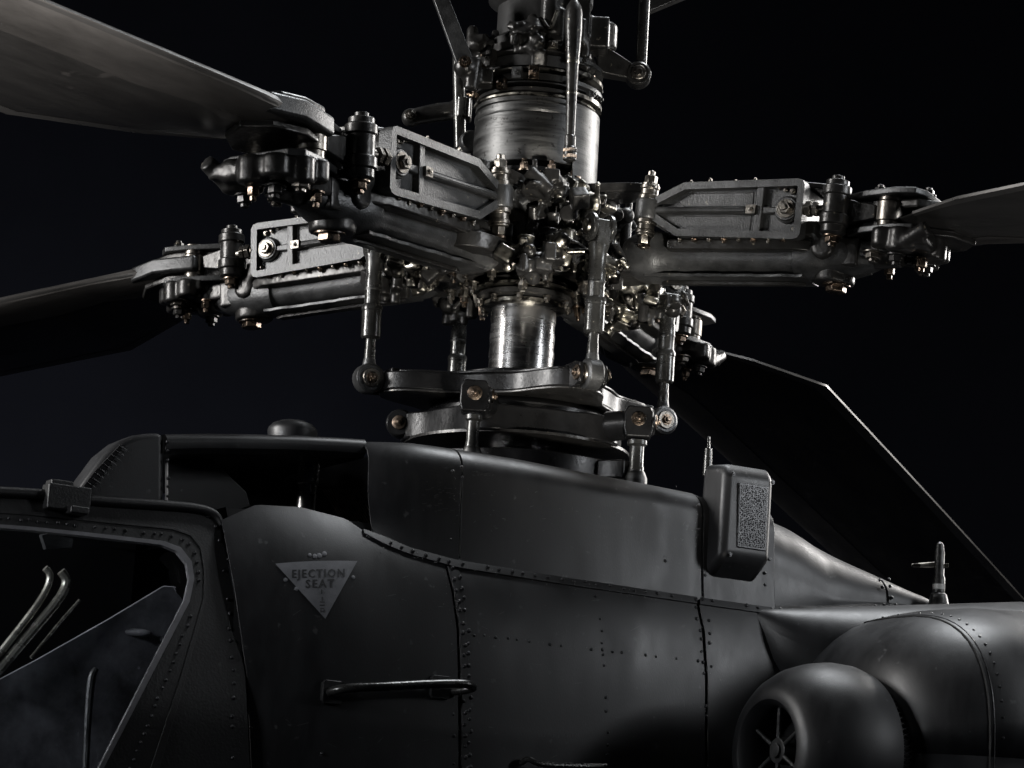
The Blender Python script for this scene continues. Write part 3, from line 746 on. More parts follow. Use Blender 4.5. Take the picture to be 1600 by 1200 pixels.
# ================================================================== ROTOR ARMS WITH BLADES
def make_arm():
    root = thing('main_rotor_arm', '', 'rotor arm', HUB, 'four main rotor blades with their damper arms')
    # pitch housing: faceted tapering tube under the frames
    rows = []
    for x, r in ((.36, .05), (.39, .066), (.41, .072), (.46, .074), (.48, .070), (.50, .060), (.56, .057), (.80, .054), (.88, .055), (.905, .058), (.91, .066), (.97, .068), (.98, .064), (1.05, .058), (1.10, .045), (1.14, .03)):
        q = []
        for k in range(28):
            a = 2*math.pi*k/28; c, d = math.cos(a), math.sin(a)
            q.append(Vector((x, 1.25*r*math.copysign(abs(c)**.75, c), -.115+r*math.copysign(abs(d)**.8, d))))
        rows.append(q+[q[0]])
    mb = MB().grid(rows); mb.f.append(list(range(28))); n = len(rows)-1; mb.f.append([n*29+i for i in range(28)])
    hs = mb.build('pitch_housing', 'cast', root, bevel=0, ang=38)
    rs = random.Random(5); ed = [(.44+.5*k/22, .060+rs.uniform(-.004, .004)) for k in range(23)]
    MB().prism([(x, y) for x, y in ed]+[(x, -y) for x, y in ed[::-1]], -.184, -.174, idm).build('strap_plate', 'cast', hs, bevel=.002)
    MB().prism([(.50, -.012), (.90, -.010), (.93, 0), (.90, .010), (.50, .012), (.47, 0)], -.196, -.184, idm).build('strap_keel', 'cast2', hs, bevel=.003)
    wave('housing_boss', MB().cyl((1.01, 0, -.19), (1.01, 0, -.03), .06).box((1.03, 0, -.11), (.14, .13, .08)).cyl((1.0, -.09, -.1), (1.0, .09, -.1), .035).box((.96, 0, -.05), (.06, .18, .05)), 'cast2', hs, .007, 4)
    MB().bolt((1.02, 0, -.19), (0, 0, -1), .03, .035, False).build('boss_cap', 'brass', hs, bevel=.001)
    # two damper frames, one each side
    out = [(.425, -.032), (.485, -.036), (.56, -.080), (.925, -.090), (.940, -.086), (.948, -.074), (.948, .068), (.940, .082), (.925, .086), (.57, .078), (.485, .036), (.425, .032)]
    for sy in (-1, 1):
        y1 = .135*sy
        f = lambda x, z, h: Vector((x, sy*h, z))
        fr = MB().ring(out, inset(out, .021), .088, .128, f).build('damper_frame', 'cast', root, bevel=.007, seg=3)
        MB().prism(inset(out, .012), .092, .104, f).build('web', 'cast', fr, bevel=.001)
        # pressed cushions inside the bays
        for pl in ([(.57, .010), (.785, .010), (.785, .053), (.585, .051), (.545, .028)], [(.57, -.016), (.785, -.016), (.785, -.062), (.585, -.060), (.545, -.034)]):
            MB().prism(pl, .100, .106, f).build('bay_panel', 'cast', fr, bevel=.006, seg=3)
        MB().prism([(.80, -.078), (.822, -.078), (.822, .076), (.80, .076)], .098, .122, f).build('cross_rib', 'cast', fr, bevel=.003)
        MB().prism([(.42, -.012), (.60, -.008), (.74, -.012), (.80, -.016), (.87, -.010), (.885, -.004), (.885, .004), (.80, .010), (.74, .006), (.60, .004), (.42, .010)], .098, .118, f).build('long_rib', 'cast', fr, bevel=.004)
        MB().tube([(.43, .120*sy, -.001), (.60, .118*sy, -.002), (.77, .119*sy, -.003)], [.012, .008, .007], 10).build('rib_rod', 'cast', fr, bevel=0)
        MB().box((.79, .124*sy, -.003), (.03, .014, .026)).bolt((.79, .130*sy, -.003), (0, sy, 0), .007, .008).build('rib_clamp', 'bolt', fr, bevel=.002)
        MB().lathe([(.040, 0), (.040, .012), (.034, .016), (.034, .022)], (.895, .100*sy, .0), (0, sy, 0), 26).build('bushing', 'cast', fr, bevel=.002)
        MB().lathe([(.028, .02), (.028, .026)], (.895, .100*sy, 0), (0, sy, 0), 20).lathe([(.019, .026), (.019, .040)], (.895, .100*sy, 0), (0, sy, 0), 6).lathe([(.009, .04), (.009, .045)], (.895, .100*sy, 0), (0, sy, 0), 12).build('pivot_bolt', 'bolt', fr, bevel=.0015)
        for x, z, r in ((.905, .054, .010), (.883, .058, .007), (.92, -.056, .008), (.862, .064, .005), (.87, -.066, .006)):
            MB().lathe([(r, 0), (r, .01), (r*.7, .012)], (x, .100*sy, z), (0, sy, 0), 12).lathe([(r*.5, .012), (r*.5, .018)], (x, .100*sy, z), (0, sy, 0), 6).build('bolt', 'bolt', fr, bevel=.001)
        for k in range(5): MB().bolt((.58+.07*k, (.10+.02*(k % 2))*sy, .082), (0, 0, 1), .005, .010).build('bolt', 'bolt', fr, bevel=0)
        # inner eye with its stacked vertical bolt
        MB().lathe([(.034, -.03), (.036, -.024), (.036, .024), (.034, .03)], (.455, .112*sy, 0), (0, 0, 1), 24).build('eye', 'cast', fr, bevel=.002)
        for sz in (1, -1):
            eb = MB()
            eb.lathe([(.031, .03), (.031, .042), (.026, .044), (.026, .060), (.029, .062), (.029, .072)], (.455, .112*sy, 0), (0, 0, sz), 20)
            eb.bolt((.455, .112*sy, .072*sz), (0, 0, sz), .019, .045)
            eb.build('eye_bolt', 'bolt', fr, bevel=.0015)
        MB().lathe([(.020, .104), (.0205, .110), (.017, .112)], (.455, .112*sy, 0), (0, 0, -1), 18).build('nut_ring', 'brass', fr, bevel=0)
        # outer vertical pin and the short rod that ties it to the frame
        pn = MB().lathe([(.026, -.074), (.036, -.066), (.036, -.046), (.042, -.042), (.042, -.016), (.036, -.012), (.036, .040), (.041, .044), (.041, .066), (.033, .070), (.033, .084), (.018, .088), (.018, .098)], (1.035, .10*sy, 0), (0, 0, 1), 26).build('hinge_pin', 'cast2', root, bevel=.001)
        MB().bolt((1.035, .10*sy, -.072), (0, 0, -1), .020, .034).build('pin_nut', 'brass', pn, bevel=.001)
        MB().tube([(.945, .115*sy, 0), (1.0, .108*sy, 0), (1.03, .1*sy, 0)], [.017, .015, .02], 14).lathe([(.024, 0), (.024, .016)], (.955, .115*sy, 0), (1, 0, 0), 6).lathe([(.022, .022), (.022, .036)], (.955, .114*sy, 0), (1, 0, 0), 6).build('tie_rod', 'bolt', pn, bevel=.0015)
        MB().prism([(1.0, -.03), (1.07, -.035), (1.15, -.02), (1.15, .02), (1.07, .035), (1.0, .03)], .068, .088, lambda x, z, h: Vector((x, sy*h, z))).build('side_link', 'cast2', pn, bevel=.004)
    MB().prism(inset(out, .010), -.090, .090, lambda x, z, h: Vector((x, h, z))).build('grip_body', 'cast2', root, bevel=.004)
    MB().prism([(.52, -.10), (.92, -.11), (.99, -.07), (1.02, 0), (.99, .07), (.92, .11), (.52, .10)], -.115, -.082, idm).build('grip_floor', 'cast2', root, bevel=.008, seg=3)
    for sy in (-1, 1):
        for k in range(8): MB().bolt((.57+.046*k, .112*sy, -.086), (0, 0, -1), .006+.002*(k % 2), .012, k % 3 == 0).build('bolt', ('bolt', 'brass')[k % 2], root, bevel=0)
    # top plate bridging the two frames
    MB().prism([(.56, -.06), (.66, -.084), (.90, -.084), (.98, -.05), (.98, .05), (.90, .084), (.66, .084), (.56, .06)], .076, .092, idm).build('bridge_plate', 'cast2', root, bevel=.005)
    # blade root fork: stacked lugs and bolts
    lg = [(1.06, -.06), (1.12, -.10), (1.22, -.135), (1.28, -.13), (1.30, -.09), (1.30, .09), (1.27, .12), (1.20, .11), (1.10, .075), (1.06, .06)]
    lug = MB().prism(lg, -.064, -.045, idm).prism(lg, .040, .058, idm).build('root_lug', 'cast', root, bevel=.004)
    MB().prism([(1.04, -.05), (1.16, -.07), (1.20, 0), (1.16, .07), (1.04, .05)], -.045, .04, idm).build('root_block', 'cast2', root, bevel=.006)
    fing = MB()
    rs = random.Random(3)
    for k in range(7):
        a = -1.9+k*.62; fing.cyl((1.22+.085*math.cos(a), -.01+.11*math.sin(a), -.112-.012*(k % 2)), (1.22+.085*math.cos(a), -.01+.11*math.sin(a), -.055), .032+.008*rs.random(), n=14)
    fing.box((1.21, 0, -.075), (.12, .2, .03)).box((1.12, -.03, -.1), (.12, .05, .05)).box((1.13, .04, -.095), (.12, .045, .05))
    fing.cyl((1.26, -.13, -.10), (1.33, -.14, -.06), .022).cyl((1.08, 0, -.12), (1.22, -.02, -.115), .03).box((1.30, -.06, -.085), (.05, .16, .035))
    wave('scalloped_clamp', fing, 'cast2', lug, .006, 6)
    for k, (x, y) in enumerate(((1.15, -.065), (1.15, .06), (1.23, -.10), (1.24, .085), (1.28, -.03), (1.27, .03))):
        MB().bolt((x, y, -.112-.006*(k % 3)), (.05*(k % 2), .05*(k % 3-1), -1), (.024, .015, .019)[k % 3], (.030, .042, .034)[k % 3]).build('root_bolt', ('bolt', 'brass', 'cast2')[k % 3], lug, bevel=.001)
        if k in (0, 3, 4): MB().bolt((x, y, .058), (0, 0, 1), .016, .024).build('root_bolt', 'cast2', lug, bevel=.001)
    for x, y in ((1.19, -.075), (1.19, .07)):
        MB().lathe([(.034, -.06), (.034, -.03), (.038, -.028), (.038, .025), (.034, .03), (.034, .06)], (x, y, 0), (0, 0, 1), 24).build('root_bush', 'bolt', lug, bevel=.001)
    # blade
    def foil(c, n=18):                                   # unit airfoil, x from leading edge 0 to 1, thickness ratio .12
        up_ = []
        for i in range(n+1):
            x = .5*(1-math.cos(math.pi*i/n)); t = .6*(.2969*math.sqrt(x)-.126*x-.3516*x*x+.2843*x**3-.1015*x**4)
            up_.append((x, t))
        return up_
    def ledge(r): return .135 if r > 1.5 else .135-.05*((1.5-r)/.3)**2
    def tedge(r):
        T = [(1.18, -.06), (1.30, -.15), (1.45, -.26), (1.74, -.40), (8, -.40)]
        for a, b in zip(T, T[1:]):
            if r <= b[0]: return a[1]+(b[1]-a[1])*max(0, (r-a[0])/(b[0]-a[0]))
        return -.40
    stn = [1.20, 1.24, 1.28, 1.32, 1.38, 1.45, 1.55, 1.7, 1.74, 1.78, 1.9, 2.1, 2.5, 3, 3.5, 4, 5, 6, 7.3]
    F = foil(1)
    P = 1.2
    def zdrop(r): return -.006*max(0, r-1.6)**1.5
    rows = []
    for r in stn:
        le, te = ledge(r), tedge(r); c = le-te
        th = .5+.5*max(0, min(1, (1.7-r)/.45)); tk = max(.066, .07*c/.535)*(1.15 if r < 1.4 else 1) if r < 1.8 else .066
        pts = [(le-x*c, t/.06*tk/2+zdrop(r)) for x, t in F]+[(le-x*c, -t/.06*tk/2*.8+zdrop(r)) for x, t in F[::-1][1:-1]]
        q = [Vector((r-P, y, z)) for y, z in pts]; rows.append(q+[q[0]])
    n1 = len(rows[0])
    mb = MB().grid(rows); mb.f.append(list(range(n1-1))); mb.f.append([(len(rows)-1)*n1+i for i in range(n1-1)])
    bl = mb.build('blade', 'blade', root, bevel=0, ang=40, loc=(P, 0, -.025))
    rows = []
    for r in [x for x in stn if x >= 1.32]:
        le, te = ledge(r), tedge(r); c = le-te; tk = .066 if r >= 1.8 else max(.066, .07*c/.535)*(1.15 if r < 1.4 else 1)
        k = [i for i, (x, t) in enumerate(F) if x <= .24*.535/c+.02]
        pts = [(le+.0015-F[i][0]*c, F[i][1]/.06*tk/2+zdrop(r)+.0015) for i in k[::-1]]+[(le+.0015-F[i][0]*c, -F[i][1]/.06*tk/2*.8+zdrop(r)-.0015) for i in k[1:]]
        m = 17; rows.append([Vector((r-P, *poly_at(pts, j/(m-1)))) for j in range(m)])
    MB().grid(rows).build('leading_edge_strip', 'edge', bl, bevel=0)
    MB().prism([(-.03, -.085), (.08, -.10), (.13, -.06), (.17, .03), (.13, .09), (.06, .11), (-.03, .10)], .030, .056, idm).build('root_doubler', 'cast2', bl, bevel=.008, seg=3)
    MB().prism([(-.04, -.075), (.10, -.09), (.17, -.05), (.21, .03), (.16, .09), (.06, .115), (-.04, .09)], -.046, -.026, idm).build('root_doubler', 'cast2', bl, bevel=.006, seg=3)
    MB().prism([(-.04, .02), (.24, .05), (.20, .118), (.10, .145), (-.04, .12)], -.022, .028, idm).build('root_cap', 'cast', bl, bevel=.010, seg=3)
    rows = []
    for rr_ in [x for x in stn if x >= 1.28]:
        te = tedge(rr_); z = zdrop(rr_); rows.append([Vector((rr_-P, te+a, z+b)) for a, b in ((.03, .006), (-.004, .0045), (-.004, -.0035), (.03, -.005))])
    MB().grid(rows).build('trailing_edge_glint', 'strip', bl, bevel=0)  # pale strip added to draw the rim-lit line of the edge
    return root
arm = make_arm()
LAG = {'A': -9, 'B': 0, 'C': -3, 'D': 1}
POSE = {'A': (3.2, -2.6, 6, 'large rotor blade reaching to the upper left with pale lit underside'),
        'B': (4.3, 2.8, 8, 'dark drooping rotor blade at left below the large pale one'),
        'C': (4.4, -1.0, -2, 'level rotor blade reaching to the right edge with grey damper frame'),
        'D': (3.2, 3.6, 1, 'dark rotor blade sloping down to the lower right behind the swashplate')}
for i, k in enumerate('ABCD'):
    a = arm if i == 0 else copy_tree(arm)
    if i == 0: arms = [a]
    else: arms.append(a)
for a, k in zip(arms, 'ABCD'):
    d, bd, pt, lab = POSE[k]; a.rotation_euler = (0, R(d), ANG[k]+R(LAG[k])); a['label'] = lab
    if k == 'A': a.location = HUB-Vector((math.cos(a.rotation_euler.z), math.sin(a.rotation_euler.z), 0))*.17; a.scale = (1.1, 1.1, 1.1)
    if k == 'B': a.location = HUB-Vector((math.cos(a.rotation_euler.z), math.sin(a.rotation_euler.z), 0))*.05
    for c in a.children:
        if c.name.startswith('blade'): c.rotation_euler = (R(pt), R(bd), 0); c.location.z = .02 if k == 'A' else -.025; c.scale.y = 1.25 if k == 'D' else 1; c.location.y = .12 if k == 'D' else 0

# ================================================================== PITCH LINKS
LINK = {'A': (.20, -.44), 'C': (.44, .20), 'B': (-.44, -.20), 'D': (-.20, .44)}
def make_link():
    root = thing('pitch_link', '', 'pitch link', HUB, 'upright pitch links between swashplate and hub')
    ax = (0, 1, 0)
    b = MB().lathe([(.036, -.024), (.044, -.019), (.044, .019), (.036, .024)], (0, 0, 0), ax, 28).cyl((0, 0, .03), (0, 0, .06), .022, .017).build('lower_rod_end', 'cast', root, bevel=.002)
    MB().lathe([(.026, -.030), (.028, -.026), (.028, .026), (.026, .030)], (0, 0, 0), ax, 24).build('race', 'bolt', b, bevel=0)
    MB().bolt((0, -.030, 0), (0, -1, 0), .013, .012, True).build('bolt', 'brass', b, bevel=.001)
    MB().bolt((0, .030, 0), (0, 1, 0), .013, .012, True).build('bolt', 'brass', b, bevel=.001)
    MB().lathe([(.0165, .05), (.0165, .085), (.015, .09), (.015, .118), (.018, .12), (.018, .13)], (0, 0, 0), (0, 0, 1), 20).build('lower_rod', 'rod', root, bevel=0)
    MB().lathe([(.024, .118), (.029, .124), (.029, .20), (.031, .203), (.031, .214), (.026, .222)], (0, 0, 0), (0, 0, 1), 24).build('turnbuckle_sleeve', 'rod', root, bevel=0)
    MB().lathe([(.024, .214), (.0245, .26), (.025, .262), (.025, .30), (.023, .305), (.026, .355), (.031, .372), (.031, .38)], (0, 0, 0), (0, 0, 1), 22).build('upper_rod', 'rod', root, bevel=0)
    MB().lathe([(.0255, .262), (.0262, .266), (.0255, .27)], (0, 0, 0), (0, 0, 1), 22).build('witness_band', 'steel', root, bevel=0)
    t = MB()
    for s in (-1, 1): t.lathe([(.034, .018), (.042, .022), (.042, .034), (.034, .038)], (0, 0, .425), (0, s, 0), 26)
    t.prism([(-.03, .37), (.03, .37), (.036, .41), (.03, .445), (-.03, .445), (-.036, .41)], -.02, .02, lambda x, z, h: Vector((x, h, z)))
    t.build('upper_rod_end', 'rod', root, bevel=.003)
    MB().lathe([(.02, -.046), (.022, -.04), (.022, .04), (.02, .046)], (0, 0, .425), ax, 20).build('pivot_pin', 'bolt', root, bevel=.001)
    return root
lk = make_link(); links = [lk]+[copy_tree(lk) for _ in range(3)]
LL = {'A': 'pitch link in front of the shaft, right of centre', 'B': 'leftmost pitch link, standing clear against the dark', 'C': 'rightmost pitch link, in front of the sloping blade', 'D': 'pitch link just left of the shaft, half hidden behind the swashplate'}
ZS = -.555
for o, k in zip(links, 'ABCD'):
    x, y = LINK[k]; o.location = HUB+Vector((x, y, ZS)); o.rotation_euler = (0, R(.8), math.atan2(y, x)); o['label'] = LL[k]

# ================================================================== SWASHPLATE
LA_ = [math.atan2(y, x) for x, y in LINK.values()]
sw = thing('rotating_swashplate', 'black four armed upper swashplate carrying the pitch links', 'swashplate', HUB+Vector((0, 0, ZS)))
MB().prism(lobes(.285, .445, LA_, .33), -.030, .024, idm).build('star_plate', 'plate', sw, bevel=.006, seg=3)
MB().prism(lobes(.29, .42, LA_, .31), .024, .031, idm).build('top_flange', 'plate', sw, bevel=.002)
MB().prism(lobes(.29, .44, LA_, .35), -.037, -.030, idm).build('lower_flange', 'cast2', sw, bevel=.002)
MB().lathe([(.20, .03), (.205, .055), (.19, .06), (.14, .06)], (0, 0, 0), (0, 0, 1), 48).build('bearing_cap', 'plate', sw, bevel=.002)
for k, g in enumerate(LA_):
    d = Vector((math.cos(g), math.sin(g), 0)); t = Vector((-math.sin(g), math.cos(g), 0))
    e = MB()
    near = -1 if t.y > 0 else 1                          # the side turned to the nose camera stays open on two ears
    sides = (-1, 1) if abs(t.y) < .6 else (-near,)
    for s in sides: e.prism([(.40, -.035), (.46, -.038), (.495, -.03), (.505, 0), (.495, .03), (.46, .038), (.40, .035)], .031, .044, lambda x, z, h: d*x+t*(s*h)+Vector((0, 0, z)))
    e.box(d*.405, (.05, .088, .07), Matrix.Rotation(g, 3, 'Z'))
    ob = e.build('clevis', 'plate', sw, bevel=.005, seg=3)
    for s in sides: MB().lathe([(.022, .044), (.022, .049), (.018, .050)], d*.483, t*s, 20).bolt(d*.483+t*s*.049, t*s, .012, .012).build('clevis_bolt', 'brass', ob, bevel=.001)
st_ = thing('stationary_swashplate', 'black lower swashplate ring with lugs on control rods', 'swashplate', HUB+Vector((0, 0, -.665)))
E1_, E2_, E3_ = at(626, 663, -.08), at(742, 622, -.40), at(997, 662, -.27)
EAR = [E1_, E2_, E3_]
EA = [math.atan2(p.y, p.x) for p in EAR]; ER = [math.hypot(p.x, p.y) for p in EAR]
MB().prism(lobes(.31, .35, EA+[EA[0]+2.2], .24), -.045, .035, idm).build('ring_plate', 'plate', st_, bevel=.008, seg=3)
MB().lathe([(.26, .03), (.275, .034), (.275, .055), (.25, .075), (.2, .085)], (0, 0, 0), (0, 0, 1), 56).build('bearing_housing', 'plate', st_, bevel=.002)
MB().lathe([(.325, -.050), (.336, -.048), (.336, -.040), (.325, -.038)], (0, 0, 0), (0, 0, 1), 64).build('ring_bead', 'cast2', st_, bevel=0)
# lug left
for p, vert in ((E1_, 0), (E2_, 1), (E3_, 1)):
    q = p-Vector((0, 0, -.665)); g = math.atan2(q.y, q.x); d = Vector((math.cos(g), math.sin(g), 0)); t = Vector((-math.sin(g), math.cos(g), 0))
    e = MB()
    c = Vector((q.x, q.y, q.z))
    fx = (Vector((0, -1, 0)) if vert else Vector((-.1, -1, 0)))
    fxn = fx.normalized(); sd = Vector((0, 0, 1)).cross(fxn)
    if vert:
        pr = [(-.036, -.045), (.036, -.045), (.042, -.02), (.042, .03), (.03, .048), (-.03, .048), (-.042, .03), (-.042, -.02)]
        e.prism(pr, -.034, .034, lambda a, b, h: c+sd*a+Vector((0, 0, b))+fxn*h)
        e.lathe([(.034, .03), (.036, .044), (.030, .048)], c, sd*(1 if q.x > 0 else 1), 22)
        e.cyl(c, c*.75, .04, .045)
    else:
        e.lathe([(.036, -.03), (.042, -.026), (.042, .026), (.036, .03)], c, fxn, 28)
        e.cyl(c, Vector((c.x*.7, c.y*.7, 0)), .028, .036)
    ob = e.build('lug', 'plate', st_, bevel=.012, seg=4)
    for ax, off in ((fxn, .034 if vert else .03), (sd, .048)):
        if not vert and ax is sd: continue
        MB().lathe([(.021, 0), (.021, .005), (.017, .006)], c+ax*off+Vector((0, 0, .008 if vert else 0)), ax, 20).bolt(c+ax*(off+.005)+Vector((0, 0, .008 if vert else 0)), ax, .011, .012).build('lug_bolt', 'brass', ob, bevel=.001)
CR_L = ['slim control rod under the front lug of the lower swashplate', 'control rod under the right lug of the lower swashplate']
for p, lab, rr in ((E2_, CR_L[0], .020), (E3_, CR_L[1], .023)):
    cr = thing('control_rod', lab, 'control rod', HUB+Vector((p.x, p.y, p.z-.05)), 'control rods under the swashplate')
    MB().lathe([(rr*1.25, 0), (rr*1.25, -.012), (rr*.9, -.018), (rr*.9, -.075), (rr, -.08), (rr, -.095)], (0, 0, 0), (0, 0, 1), 24).build('rod', 'rod', cr, bevel=0)
    MB().lathe([(rr*1.1, -.09), (rr*1.45, -.11), (rr*1.5, -.16), (rr*1.2, -.17), (rr*1.2, -.4)], (0, 0, 0), (0, 0, 1), 24).build('sleeve', 'steel', cr, bevel=0)
gb = thing('gearbox_ring', 'dark curved ring below the swashplate, half sunk behind the cowling', 'ring', HUB+Vector((0, 0, -.82)))
MB().lathe([(.33, 0), (.345, .006), (.345, .056), (.33, .062), (.2, .075)], (0, 0, 0), (0, 0, 1), 64).build('ring', 'plate', gb, bevel=0)
MB().lathe([(.25, -.3), (.25, 0.0)], (0, 0, 0), (0, 0, 1), 40).build('neck', 'rubber', gb, bevel=0)
g3 = math.atan2(E3_.y, E3_.x)
MB().prism([(.30, -.05), (.37, -.055), (.42, -.035), (.42, .035), (.37, .055), (.30, .05)], .0, .055, lambda x, y, h: Vector((x*math.cos(g3)-y*math.sin(g3), x*math.sin(g3)+y*math.cos(g3), h))).build('lug', 'plate', gb, bevel=.006)

# ================================================================== MAST TOP HOUSING
mh = thing('mast_housing', 'worn banded cylinder housing above the hub with clamps and hanging tube', 'housing', HUB+Vector((.0, 0, .045)))
Zp = (0, 0, 1)
MB().lathe([(.13, 0), (.135, .03), (.12, .035), (.12, .06), (.15, .07), (.15, .085), (.13, .09), (.13, .2)], (0, 0, 0), Zp, 44).build('neck', 'rubber', mh, bevel=0)
MB().lathe([(.152, .09), (.178, .095), (.180, .10), (.181, .19), (.179, .245), (.182, .25), (.182, .262), (.176, .264), (.176, .276), (.18, .28), (.18, .292), (.172, .296)], (0, 0, 0), Zp, 64).build('barrel', 'steel', mh, bevel=0)
for k, (z, r, h, m) in enumerate(((.292, .186, .012, 'bright'), (.308, .178, .016, 'cast2'), (.328, .188, .01, 'steel'), (.342, .176, .026, 'cast2'), (.372, .184, .012, 'bright'), (.388, .17, .04, 'rubber'), (.43, .18, .012, 'cast2'), (.446, .165, .03, 'cast2'))):
    MB().lathe([(r-.008, 0), (r, .003), (r, h-.003), (r-.008, h)], (0, 0, z), Zp, 52).build('band', m, mh, bevel=0)
MB().lathe([(.15, .44), (.155, .50), (.13, .52), (.13, .62), (.16, .64), (.16, .70), (.12, .72), (.12, 1.1)], (0, 0, 0), Zp, 40).build('upper_neck', 'rubber', mh, bevel=0)
# right-hand shroud hanging lower
sh_ = MB().lathe([(.198, .035), (.199, .05), (.199, .28), (.193, .285)], (0, 0, 0), Zp, 26, a0=R(-35), a1=R(75), caps=False)
# ortho(z) gives x=-y? build in explicit angles instead
sh_ = MB(); rows = []
for z, r in ((.035, .196), (.042, .199), (.15, .199), (.28, .199), (.288, .193)):
    rows.append([Vector((r*math.cos(a), r*math.sin(a), z)) for a in [R(-52+112*k/26) for k in range(27)]])
sh_.grid(rows).build('side_shroud', 'steel', mh, bevel=.001, solid=.005)
for z in (.30, .335, .37, .41):
    rows = [[Vector((r*math.cos(a), r*math.sin(a), z+q)) for a in [R(-58+120*k/20) for k in range(21)]] for r, q in ((.185, 0), (.203, .004), (.203, .016), (.185, .02))]
    MB().grid(rows).build('clamp_strap', 'bright' if z in (.30, .37) else 'cast', mh, bevel=0)
for k in range(22):
    a = R(-170+340*k/22); z = random.choice((.33, .36, .39, .42, .45)); d = Vector((math.cos(a), math.sin(a), 0))
    MB().box(d*.186+Vector((0, 0, z)), (.02, .03, random.uniform(.02, .05)), Matrix.Rotation(a, 3, 'Z')).bolt(d*.195+Vector((0, 0, z)), d, .009, .018).build('clamp_block', random.choice(('cast', 'cast2', 'bolt', 'brass')), mh, bevel=.002)
for k in range(3):
    a = R(-165+62*k); d = Vector((math.cos(a), math.sin(a), 0))
    wave('bracket_casting', lump(90+k, d*.165+Vector((0, 0, .47)), (.08, .08, .12), 8), 'cast2', mh, .006, 6)
# bright casting at upper right with a socket
wave('socket_casting', MB().box((.09, -.12, .56), (.12, .06, .12)).cyl((.03, -.16, .50), (.03, -.16, .62), .03).box((.17, -.08, .52), (.08, .1, .1)).cyl((.19, -.02, .5), (.19, -.02, .58), .05).box((.05, -.15, .52), (.05, .05, .11)), 'cast2', mh, .006, 5)
MB().tube([(-.03, -.17, .48), (.0, -.185, .53), (.03, -.19, .50), (.05, -.18, .56)], .007, 10).build('hose', 'bright', mh, bevel=0)
# hanging tube in front of the housing
T0, T1 = at(890, 252, -.22)-Vector((0, 0, .045)), at(897, 10, -.22)-Vector((0, 0, .045)); Tu = (T1-T0); Lq = Tu.length
ht = MB().lathe([(.012, 0), (.020, .004), (.020, .04), (.017, .044), (.017, .075), (.0135, .08), (.016, .2), (.019, .30), (.0235, .36), (.026, .40), (.026, Lq-.02), (.022, Lq), (.01, Lq+.02)], T0, Tu, 22).build('hanging_tube', 'cast2', mh, bevel=.001)
MB().lathe([(.0235, .008), (.0235, .018)], T0, Tu, 6).lathe([(.0235, .026), (.0235, .036)], T0, Tu, 6).build('tube_nut', 'brass', ht, bevel=.001)
MB().lathe([(.0165, .205), (.0175, .21), (.0165, .215)], T0, Tu, 18).lathe([(.020, .30), (.0205, .305), (.020, .31)], T0, Tu, 18).build('tube_band', 'bright', ht, bevel=0)

sl_ = thing('brace_strut', 'flat pale metal strut slanting down at the top left of the housing', 'strut', HUB)
a, b = at(678, -30, -.18), at(727, 100, -.18); dq = (b-a).normalized()
xx = Vector((0, 1, 0)); yy = dq.cross(xx)
bw = MB()
bw.add([a+yy*q*.022+xx*r for q in (-1, 1) for r in (-.02, .02)]+[b+yy*q*.026+xx*r for q in (-1, 1) for r in (-.02, .02)], [(0, 1, 3, 2), (4, 6, 7, 5), (0, 4, 5, 1), (2, 3, 7, 6), (0, 2, 6, 4), (1, 5, 7, 3)])
bw.build('bar', 'cast', sl_, bevel=.004)
wave('strut_foot', MB().sphere(b+Vector((.0, .0, -.01)), .035).box(b+Vector((.04, .04, -.03)), (.09, .06, .05)).cyl(b+Vector((.02, 0, -.08)), b+Vector((.03, .0, .02)), .02), 'cast2', sl_, .006, 3)
MB().bolt(b+Vector((0, -.035, -.005)), (0, -1, 0), .014, .02).build('bolt', 'brass', sl_, bevel=.001)
ur = thing('upright_rod', 'thin upright rod standing left behind the banded housing', 'rod', HUB)
a, b = at(719, 232, .1), at(716, 90, .1)
MB().cyl(a, b, .019).cyl(a+Vector((0, 0, .1)), a+Vector((0, 0, .16)), .024).build('rod', 'rod', ur, bevel=.001)
MB().lathe([(.03, -.02), (.034, -.016), (.034, .016), (.03, .02)], at(735, 222, .02), (.3, -1, 0), 22).build('rod_eye', 'cast', ur, bevel=.002)
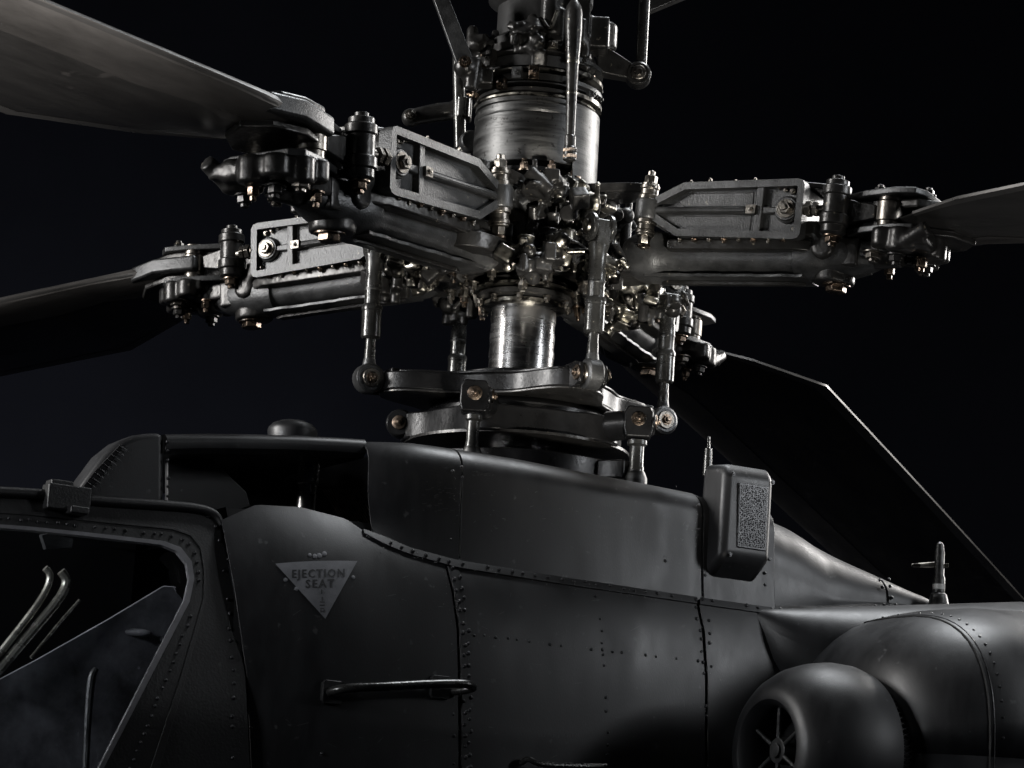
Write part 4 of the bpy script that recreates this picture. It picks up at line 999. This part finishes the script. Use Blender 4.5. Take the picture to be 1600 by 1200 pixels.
lv = thing('lever_arm', 'short dark lever sticking out left behind the damper frame', 'lever', HUB)
a, b = at(642, 184, .12), at(722, 172, .12)
wave('lever', MB().tube([a, a*.5+b*.5+Vector((0, 0, .004)), b], [.026, .030, .028], 12).sphere(a, .03).box(b, (.06, .05, .07)), 'cast2', lv, .006, 2)
MB().bolt(a+Vector((0, -.03, 0)), (0, -1, 0), .013, .018).build('bolt', 'bolt', lv, bevel=.001)
sr = thing('side_link', 'dark bracket with round eye and upright rod right of the housing', 'link', HUB)
a, b = at(932, 92, -.02), at(997, 118, -.02)
br = MB(); zz = Vector((0, 0, 1))
br.add([a+Vector((0, q*.03, .05)) for q in (-1, 1)]+[a+Vector((0, q*.03, -.05)) for q in (-1, 1)]+[b+Vector((0, q*.022, .022)) for q in (-1, 1)]+[b+Vector((0, q*.022, -.022)) for q in (-1, 1)], [(0, 1, 3, 2), (4, 6, 7, 5), (0, 4, 5, 1), (2, 3, 7, 6), (0, 2, 6, 4), (1, 5, 7, 3)])
br.build('bracket', 'cast2', sr, bevel=.006)
MB().lathe([(.032, -.028), (.039, -.022), (.039, .022), (.032, .028)], b, (0, 1, 0), 26).build('eye', 'cast2', sr, bevel=.002)
MB().lathe([(.023, 0), (.023, .006), (.019, .008)], b+Vector((0, -.028, 0)), (0, -1, 0), 22).lathe([(.012, .008), (.012, .016)], b+Vector((0, -.028, 0)), (0, -1, 0), 6).build('eye_bolt', 'bolt', sr, bevel=.001)
MB().cyl(b+Vector((.008, 0, .03)), b+Vector((.008, 0, .42)), .017, .019).build('rod', 'rod', sr, bevel=0)
tp = thing('overhead_fin', 'dark tapering fin edge in the top corner beside the side link', 'fin', HUB)
a = [at(1012, 22, .1), at(1075, -4, .1), at(1110, -40, .1), at(1005, -40, .1)]
MB().add([p+Vector((0, h, 0)) for h in (-.02, .02) for p in a], [(0, 1, 2, 3), (4, 5, 6, 7), (0, 1, 5, 4), (1, 2, 6, 5), (2, 3, 7, 6), (3, 0, 4, 7)]).build('fin', 'blade', tp, bevel=.006)
